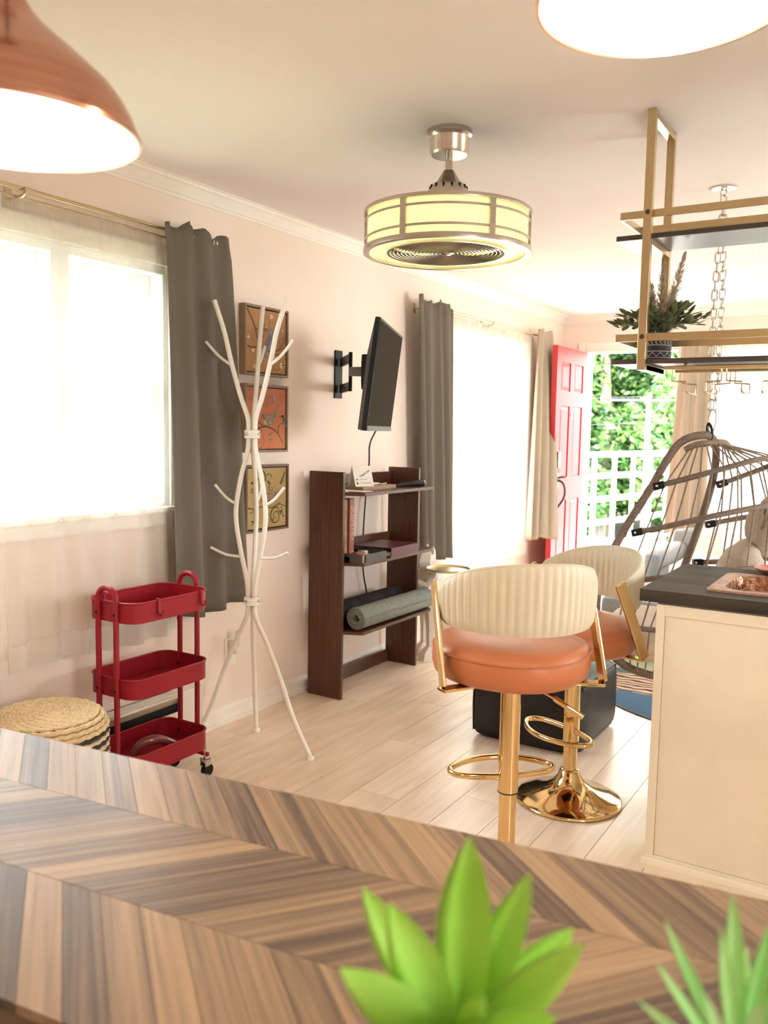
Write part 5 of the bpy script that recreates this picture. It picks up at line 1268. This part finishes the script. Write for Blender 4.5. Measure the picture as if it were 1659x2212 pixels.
rails = [
 [(1.764, 3.591, 1.166), (1.883, 3.615, 1.203), (2.015, 3.665, 1.248), (2.138, 3.757, 1.289), (2.204, 3.927, 1.292), (2.131, 4.020, 1.250), (2.035, 3.991, 1.205), (1.949, 3.940, 1.166)],
 [(1.710, 3.496, 0.978), (1.861, 3.510, 1.020), (2.026, 3.558, 1.069), (2.187, 3.708, 1.107), (2.290, 3.960, 1.110), (2.195, 4.119, 1.054), (2.030, 4.085, 1.017), (1.896, 4.011, 0.982)],
 [(1.648, 3.434, 0.769), (1.796, 3.446, 0.804), (1.928, 3.494, 0.827), (2.114, 3.612, 0.854), (2.263, 3.774, 0.863), (2.333, 4.028, 0.856), (2.202, 4.159, 0.844), (1.999, 4.102, 0.817), (1.851, 4.011, 0.808)],
 [(1.637, 3.410, 0.612), (1.757, 3.435, 0.603), (1.855, 3.471, 0.598), (2.061, 3.597, 0.597), (2.223, 3.792, 0.611), (2.254, 3.977, 0.621), (2.128, 4.089, 0.627), (1.940, 4.044, 0.621), (1.810, 3.989, 0.625)],
]
curves = [catmull(r_, 8) for r_ in rails]
for c_ in curves:
    rl = MB().tube(c_, .0115, 10).build('back_rail', 'rope_frame', t, rel=t.location, smooth=True)
    for p, q in ((c_[0], c_[2]), (c_[-1], c_[-3])):
        MB().bar(p, p+(q-p).normalized()*.045, .030, .030).build('hinge_bracket', 'black', rl, rel=t.location, bevel=.004)
        MB().softbox(p+(q-p).normalized()*.018+Vector((0, -.015, 0)), (.012, .012, .012), .005, 3).build('bracket_bolt', 'steel', rl, rel=t.location, smooth=True)
top_ring = catmull([(1.882, 3.689, 1.339), (1.950, 3.696, 1.345), (2.003, 3.763, 1.346), (2.002, 3.833, 1.338), (1.976, 3.853, 1.341)], 8)
bot_ring = catmull([(1.705, 3.466, 0.427), (1.836, 3.508, 0.400), (1.991, 3.648, 0.382), (2.034, 3.815, 0.380), (1.897, 3.921, 0.385)], 8)
def samp(c_, q): 
    f_ = q*(len(c_)-1); i = int(min(f_, len(c_)-2)); return c_[i].lerp(c_[i+1], f_-i)
NR = 20
for i in range(NR):
    q = (i+.5)/NR; q2 = min(.97, .04+.93*q)
    pts = [samp(top_ring, q), samp(curves[0], q2), samp(curves[1], q2), samp(curves[2], q2), samp(curves[3], q2), samp(bot_ring, q)]
    MB().tube(pts, .0034, 6).build('rope', 'rope', t, rel=t.location, smooth=True)
def pillow(name, label, c, size, material, rot, cat='cushion', n=9, puff=.03, tie=False):
    t_ = thing(name, label, cat, c); M_ = Matrix.Rotation(rot[2], 4, 'Z') @ Matrix.Rotation(rot[1], 4, 'Y') @ Matrix.Rotation(rot[0], 4, 'X')
    MB().softbox((0, 0, 0), size, min(size)*.48, n, puff=puff, M=M_).build('cover', material, t_, smooth=True, angle=180)
    if tie: MB().tube(catmull([M_ @ Vector((-size[0]*.3, -size[1]*.5, size[2]*.25)), M_ @ Vector((-size[0]*.32, -size[1]*.62, size[2]*.45)), M_ @ Vector((-size[0]*.28, -size[1]*.64, size[2]*.2)), M_ @ Vector((-size[0]*.34, -size[1]*.6, -size[2]*.05))], 5), .005, 6).build('tie_cord', 'rope', t_, smooth=True)
    return t_
hp = (2.184, 3.813, 1.014)
pillow('head_pillow', 'beige head pillow tied inside the hanging chair', hp, (.13, .11, .20), 'linen', (0, .1, .35), tie=True)
pillow('chair_cushion', 'large pale cushion on the seat of the hanging chair', (1.817, 3.722, 0.524), (.44, .44, .15), 'pale_linen', (0, .12, .3), puff=.03)
pillow('chair_cushion', 'beige back cushion rising inside the hanging chair', (2.061, 3.849, 0.742), (.14, .38, .36), 'linen', (0, .25, .2), puff=.035)

# ================================================================== WHITE BULLDOG-LIKE STATUE WITH TRAY
t = thing('statue', 'white faceted dog statue with glasses and brass tray', 'statue', (0.220, 4.53, 0))
Rz = Matrix.Rotation(-.75, 4, 'Z')
def sp(x, y, z): return Rz @ Vector((x, y, z))
def facet(mb, rings, n=7, rot=0.2):
    rows = []
    for (cx_, cy_, z, rx, ry) in rings: rows.append([sp(cx_+rx*math.cos(2*PI*i/n+rot), cy_+ry*math.sin(2*PI*i/n+rot), z) for i in range(n)])
    k = len(rows); vs = [p for r_ in rows for p in r_]; fs = [(j*n+i, j*n+(i+1) % n, (j+1)*n+(i+1) % n, (j+1)*n+i) for j in range(k-1) for i in range(n)]
    fs += [tuple(range(n-1, -1, -1)), tuple(range((k-1)*n, k*n))]; mb.add(vs, fs)
mb = MB()
for s_ in (-1, 1):
    facet(mb, [(s_*.058, 0, .07, .026, .030), (s_*.058, 0, .20, .030, .034), (s_*.050, 0, .34, .046, .05)])
    facet(mb, [(s_*.060, -.025, 0, .042, .062), (s_*.060, -.022, .045, .040, .055), (s_*.058, -.005, .085, .026, .032)], 6, .5)
facet(mb, [(0, 0, .31, .085, .062), (0, -.01, .40, .10, .078), (0, -.01, .50, .115, .085), (0, 0, .56, .075, .06), (0, 0, .58, .05, .05)], 8)
facet(mb, [(0, -.03, .555, .060, .060), (0, -.04, .60, .078, .075), (0, -.03, .645, .068, .062), (0, -.01, .67, .04, .04)], 7)
facet(mb, [(0, -.105, .575, .030, .022), (0, -.10, .60, .034, .03), (0, -.085, .622, .022, .02)], 6)
for s_ in (-1, 1): facet(mb, [(s_*.050, 0, .645, .018, .012), (s_*.058, 0, .69, .006, .005)], 5)
mb.build('body', 'statue', t)
mb = MB()
mb.tube([sp(.10, -.01, .52), sp(.135, -.06, .46), sp(.10, -.14, .50), sp(.06, -.17, .545)], [.034, .030, .024, .020], 6); mb.build('raised_arm', 'statue', t)
mb = MB(); mb.tube([sp(-.10, -.01, .52), sp(-.13, -.02, .43), sp(-.11, -.05, .36)], [.034, .028, .022], 6); mb.build('lowered_arm', 'statue', t)
for s_ in (-1, 1):
    P = [sp(s_*.034+a, -.125, .618+b) for a, b in ((-.026, -.018), (.026, -.018), (.026, .018), (-.026, .018))]
    g_ = MB().tube(P, .0045, 5, closed=True).build('glasses_rim', 'chalk', t)
    MB().add([sp(s_*.034+a, -.124, .618+b) for a, b in ((-.024, -.016), (.024, -.016), (.024, .016), (-.024, .016))], [(0, 1, 2, 3)]).build('lens', 'grey_box', g_)
tr_c = Vector((0.403, 4.417, 0.571))-Vector((0.220, 4.53, 0))
MB().lathe([(0, 0), (.118, 0), (.128, .008), (.130, .014), (.127, .014), (.116, .004), (0, .004)], 40, tuple(tr_c)).build('tray', 'brass', t, smooth=True)
# low cabinet and small house ornament under the far left window
t = thing('low_cabinet', 'low cream cabinet under the far left window', 'cabinet', (.14, 5.62, 0))
MB().box((.025, 5.08, 0.02), (.26, 6.15, .345)).build('carcass', 'cabinet', t, rel=t.location, bevel=.003)
for y0, y1 in ((5.10, 5.60), (5.63, 6.13)):
    dr_ = MB().box((.262, y0, .05), (.275, y1, .325)).build('cabinet_door', 'cabinet', t, rel=t.location, bevel=.002); MB().softbox((.282, y1-.04 if y0 < 5.5 else y0+.04, .25), (.014, .02, .02), .006, 4).build('knob', 'brass', dr_, rel=t.location, smooth=True)
t = thing('house_ornament', 'small white house-shaped ornament on the floor by the statue', 'ornament', (.34, 4.93, 0))
MB().prism([(-.04, -.05, 0), (.04, -.05, 0), (.04, -.05, .09), (0, -.05, .13), (-.04, -.05, .09)], (0, .10, 0)).build('house_body', 'statue', t)
MB().bar((-.048, -.056, .086), (-.048, .056, .086), .01, .01).prism([(-.05, -.055, .085), (0, -.055, .137), (.05, -.055, .085), (.05, -.055, .092), (0, -.055, .144), (-.05, -.055, .092)], (0, .11, 0)).build('roof', 'ink', t)

# ================================================================== RUG, SOFA
rugm, nt, b_ = nodes_of('patterned_rug')
b_.inputs['Roughness'].default_value = .95
tcn = nt.nodes.new('ShaderNodeTexCoord'); sep = nt.nodes.new('ShaderNodeSeparateXYZ'); nt.links.new(tcn.outputs['Object'], sep.inputs[0])
nz_ = nt.nodes.new('ShaderNodeTexNoise'); nz_.inputs['Scale'].default_value = 3.0; nt.links.new(tcn.outputs['Object'], nz_.inputs['Vector'])
ma = nt.nodes.new('ShaderNodeMath'); ma.operation = 'MULTIPLY_ADD'; ma.inputs[1].default_value = .25; nt.links.new(nz_.outputs['Fac'], ma.inputs[0]); nt.links.new(sep.outputs['Y'], ma.inputs[2])
mr = nt.nodes.new('ShaderNodeMapRange'); mr.inputs['From Min'].default_value = -.77+.12; mr.inputs['From Max'].default_value = .77+.12; nt.links.new(ma.outputs[0], mr.inputs['Value'])
rp = nt.nodes.new('ShaderNodeValToRGB'); rp.color_ramp.interpolation = 'CONSTANT'
cr = rp.color_ramp.elements; cr[0].position = 0; cr[0].color = (.045, .11, .19, 1); cr[1].position = .27; cr[1].color = (.62, .40, .27, 1)
for pos, colr in ((.50, (.06, .10, .09)), (.58, (.42, .46, .30)), (.75, (.045, .11, .19))): e = rp.color_ramp.elements.new(pos); e.color = (*colr, 1)
nt.links.new(mr.outputs[0], rp.inputs['Fac'])
wv_ = nt.nodes.new('ShaderNodeTexWave'); wv_.bands_direction = 'Y'; wv_.inputs['Scale'].default_value = 6.5; wv_.inputs['Distortion'].default_value = 7; wv_.inputs['Detail'].default_value = 1.5; wv_.inputs['Detail Scale'].default_value = 1.2
nt.links.new(tcn.outputs['Object'], wv_.inputs['Vector'])
gt = nt.nodes.new('ShaderNodeMath'); gt.operation = 'GREATER_THAN'; gt.inputs[1].default_value = .66; nt.links.new(wv_.outputs['Fac'], gt.inputs[0])
in1 = nt.nodes.new('ShaderNodeMath'); in1.operation = 'GREATER_THAN'; in1.inputs[1].default_value = .27; nt.links.new(mr.outputs[0], in1.inputs[0])
in2 = nt.nodes.new('ShaderNodeMath'); in2.operation = 'LESS_THAN'; in2.inputs[1].default_value = .50; nt.links.new(mr.outputs[0], in2.inputs[0])
m1 = nt.nodes.new('ShaderNodeMath'); m1.operation = 'MULTIPLY'; nt.links.new(in1.outputs[0], m1.inputs[0]); nt.links.new(in2.outputs[0], m1.inputs[1])
m2 = nt.nodes.new('ShaderNodeMath'); m2.operation = 'MULTIPLY'; nt.links.new(m1.outputs[0], m2.inputs[0]); nt.links.new(gt.outputs[0], m2.inputs[1])
mixc = nt.nodes.new('ShaderNodeMixRGB'); mixc.inputs['Color2'].default_value = (.025, .02, .018, 1); nt.links.new(m2.outputs[0], mixc.inputs['Fac']); nt.links.new(rp.outputs[0], mixc.inputs['Color1']); nt.links.new(mixc.outputs[0], b_.inputs['Base Color'])
t = thing('round_rug', 'round rug with blue and zebra-striped areas under the hanging chair', 'rug', (1.95, 4.86, 0))
MB().lathe([(0, .001), (.765, .001), (.772, .004), (.765, .008), (0, .008)], 64).build('pile', rugm, t, smooth=True)
MB().lathe([(.766, .0015), (.775, .0015), (.776, .006), (.768, .0095), (.766, .0085)], 64, closed=True).build('bound_edge', 'grey_box', t, smooth=True)
t = thing('sofa', 'grey sofa under the far window', 'sofa', (1.95, 6.5, 0))
sx0, sx1 = 1.10, 3.0
for x, y in ((sx0+.08, 6.08), (sx1-.08, 6.08), (sx0+.08, 6.98), (sx1-.08, 6.98)): MB().box((x-.025, y-.025, 0), (x+.025, y+.025, .09)).build('leg', 'black', t, rel=t.location)
MB().softbox(((sx0+sx1)/2, 6.53, .20), (sx1-sx0, .98, .22), .05, 6).build('base_frame', 'sofa', t, rel=t.location, smooth=True, angle=180)
for k in range(2): MB().softbox((sx0+.52+k*.86, 6.42, .375), (.86, .74, .16), .06, 7, puff=.015).build('seat_cushion', 'sofa', t, rel=t.location, smooth=True, angle=180)
MB().softbox(((sx0+sx1)/2, 6.95, .46), (sx1-sx0, .20, .40), .07, 6).build('backrest', 'sofa', t, rel=t.location, smooth=True, angle=180)
MB().softbox((1.42, 5.66, .23), (.72, .92, .30), .05, 6).build('chaise_base', 'sofa', t, rel=t.location, smooth=True, angle=180)
for x in (sx0+.06, sx1-.06): MB().softbox((x, 6.53, .34), (.14, .96, .44), .06, 6).build('armrest', 'sofa', t, rel=t.location, smooth=True, angle=180)
rows = []
for i in range(31):
    u = i/30; row = []
    for j in range(25):
        v = j/24; s_ = v*1.55
        x = sx0+.18+u*1.45
        if s_ < .28: y, z = 7.06-.002, .42+s_*.9
        elif s_ < .48: y, z = 7.06-(s_-.28)*1.0, .683
        elif s_ < .68: y, z = 6.852-.012, .683-(s_-.48)*1.05
        elif s_ < 1.36: y, z = 6.84-(s_-.68)*1.14, .473
        else: y, z = 6.058, .473-(s_-1.36)*.9
        row.append((x, y, z+.010*math.sin(u*13+v*6)+.006*math.sin(u*29-v*11)+.012))
    rows.append(row)
solo(MB().grid(rows), 'sofa_throw', 'white_cloth', 'white throw draped over the grey sofa', 'throw', (1.95, 6.5, .47), smooth=True, angle=180, solid=.008)
pillow('sofa_pillow', 'fluffy pale grey pillow on the draped sofa', (1.74, 6.72, .62), (.42, .16, .34), 'white_cloth', (-.35, 0, 0), puff=.03)

for k, px_ in enumerate((1.33, 1.47)):
    tg = thing('paper_tag', ['tan paper tag hanging under the left end of the far sill', 'tan paper tag hanging right of the first under the far sill'][k], 'tag', (px_, 7.235, .635))
    MB().box((-.02, -.0015, -.135), (.02, .0015, -.02)).build('card', 'kraft', tg); MB().tube([(0, 0, -.02), (0, .01, .0)], .001, 5).build('string', 'rope', tg)
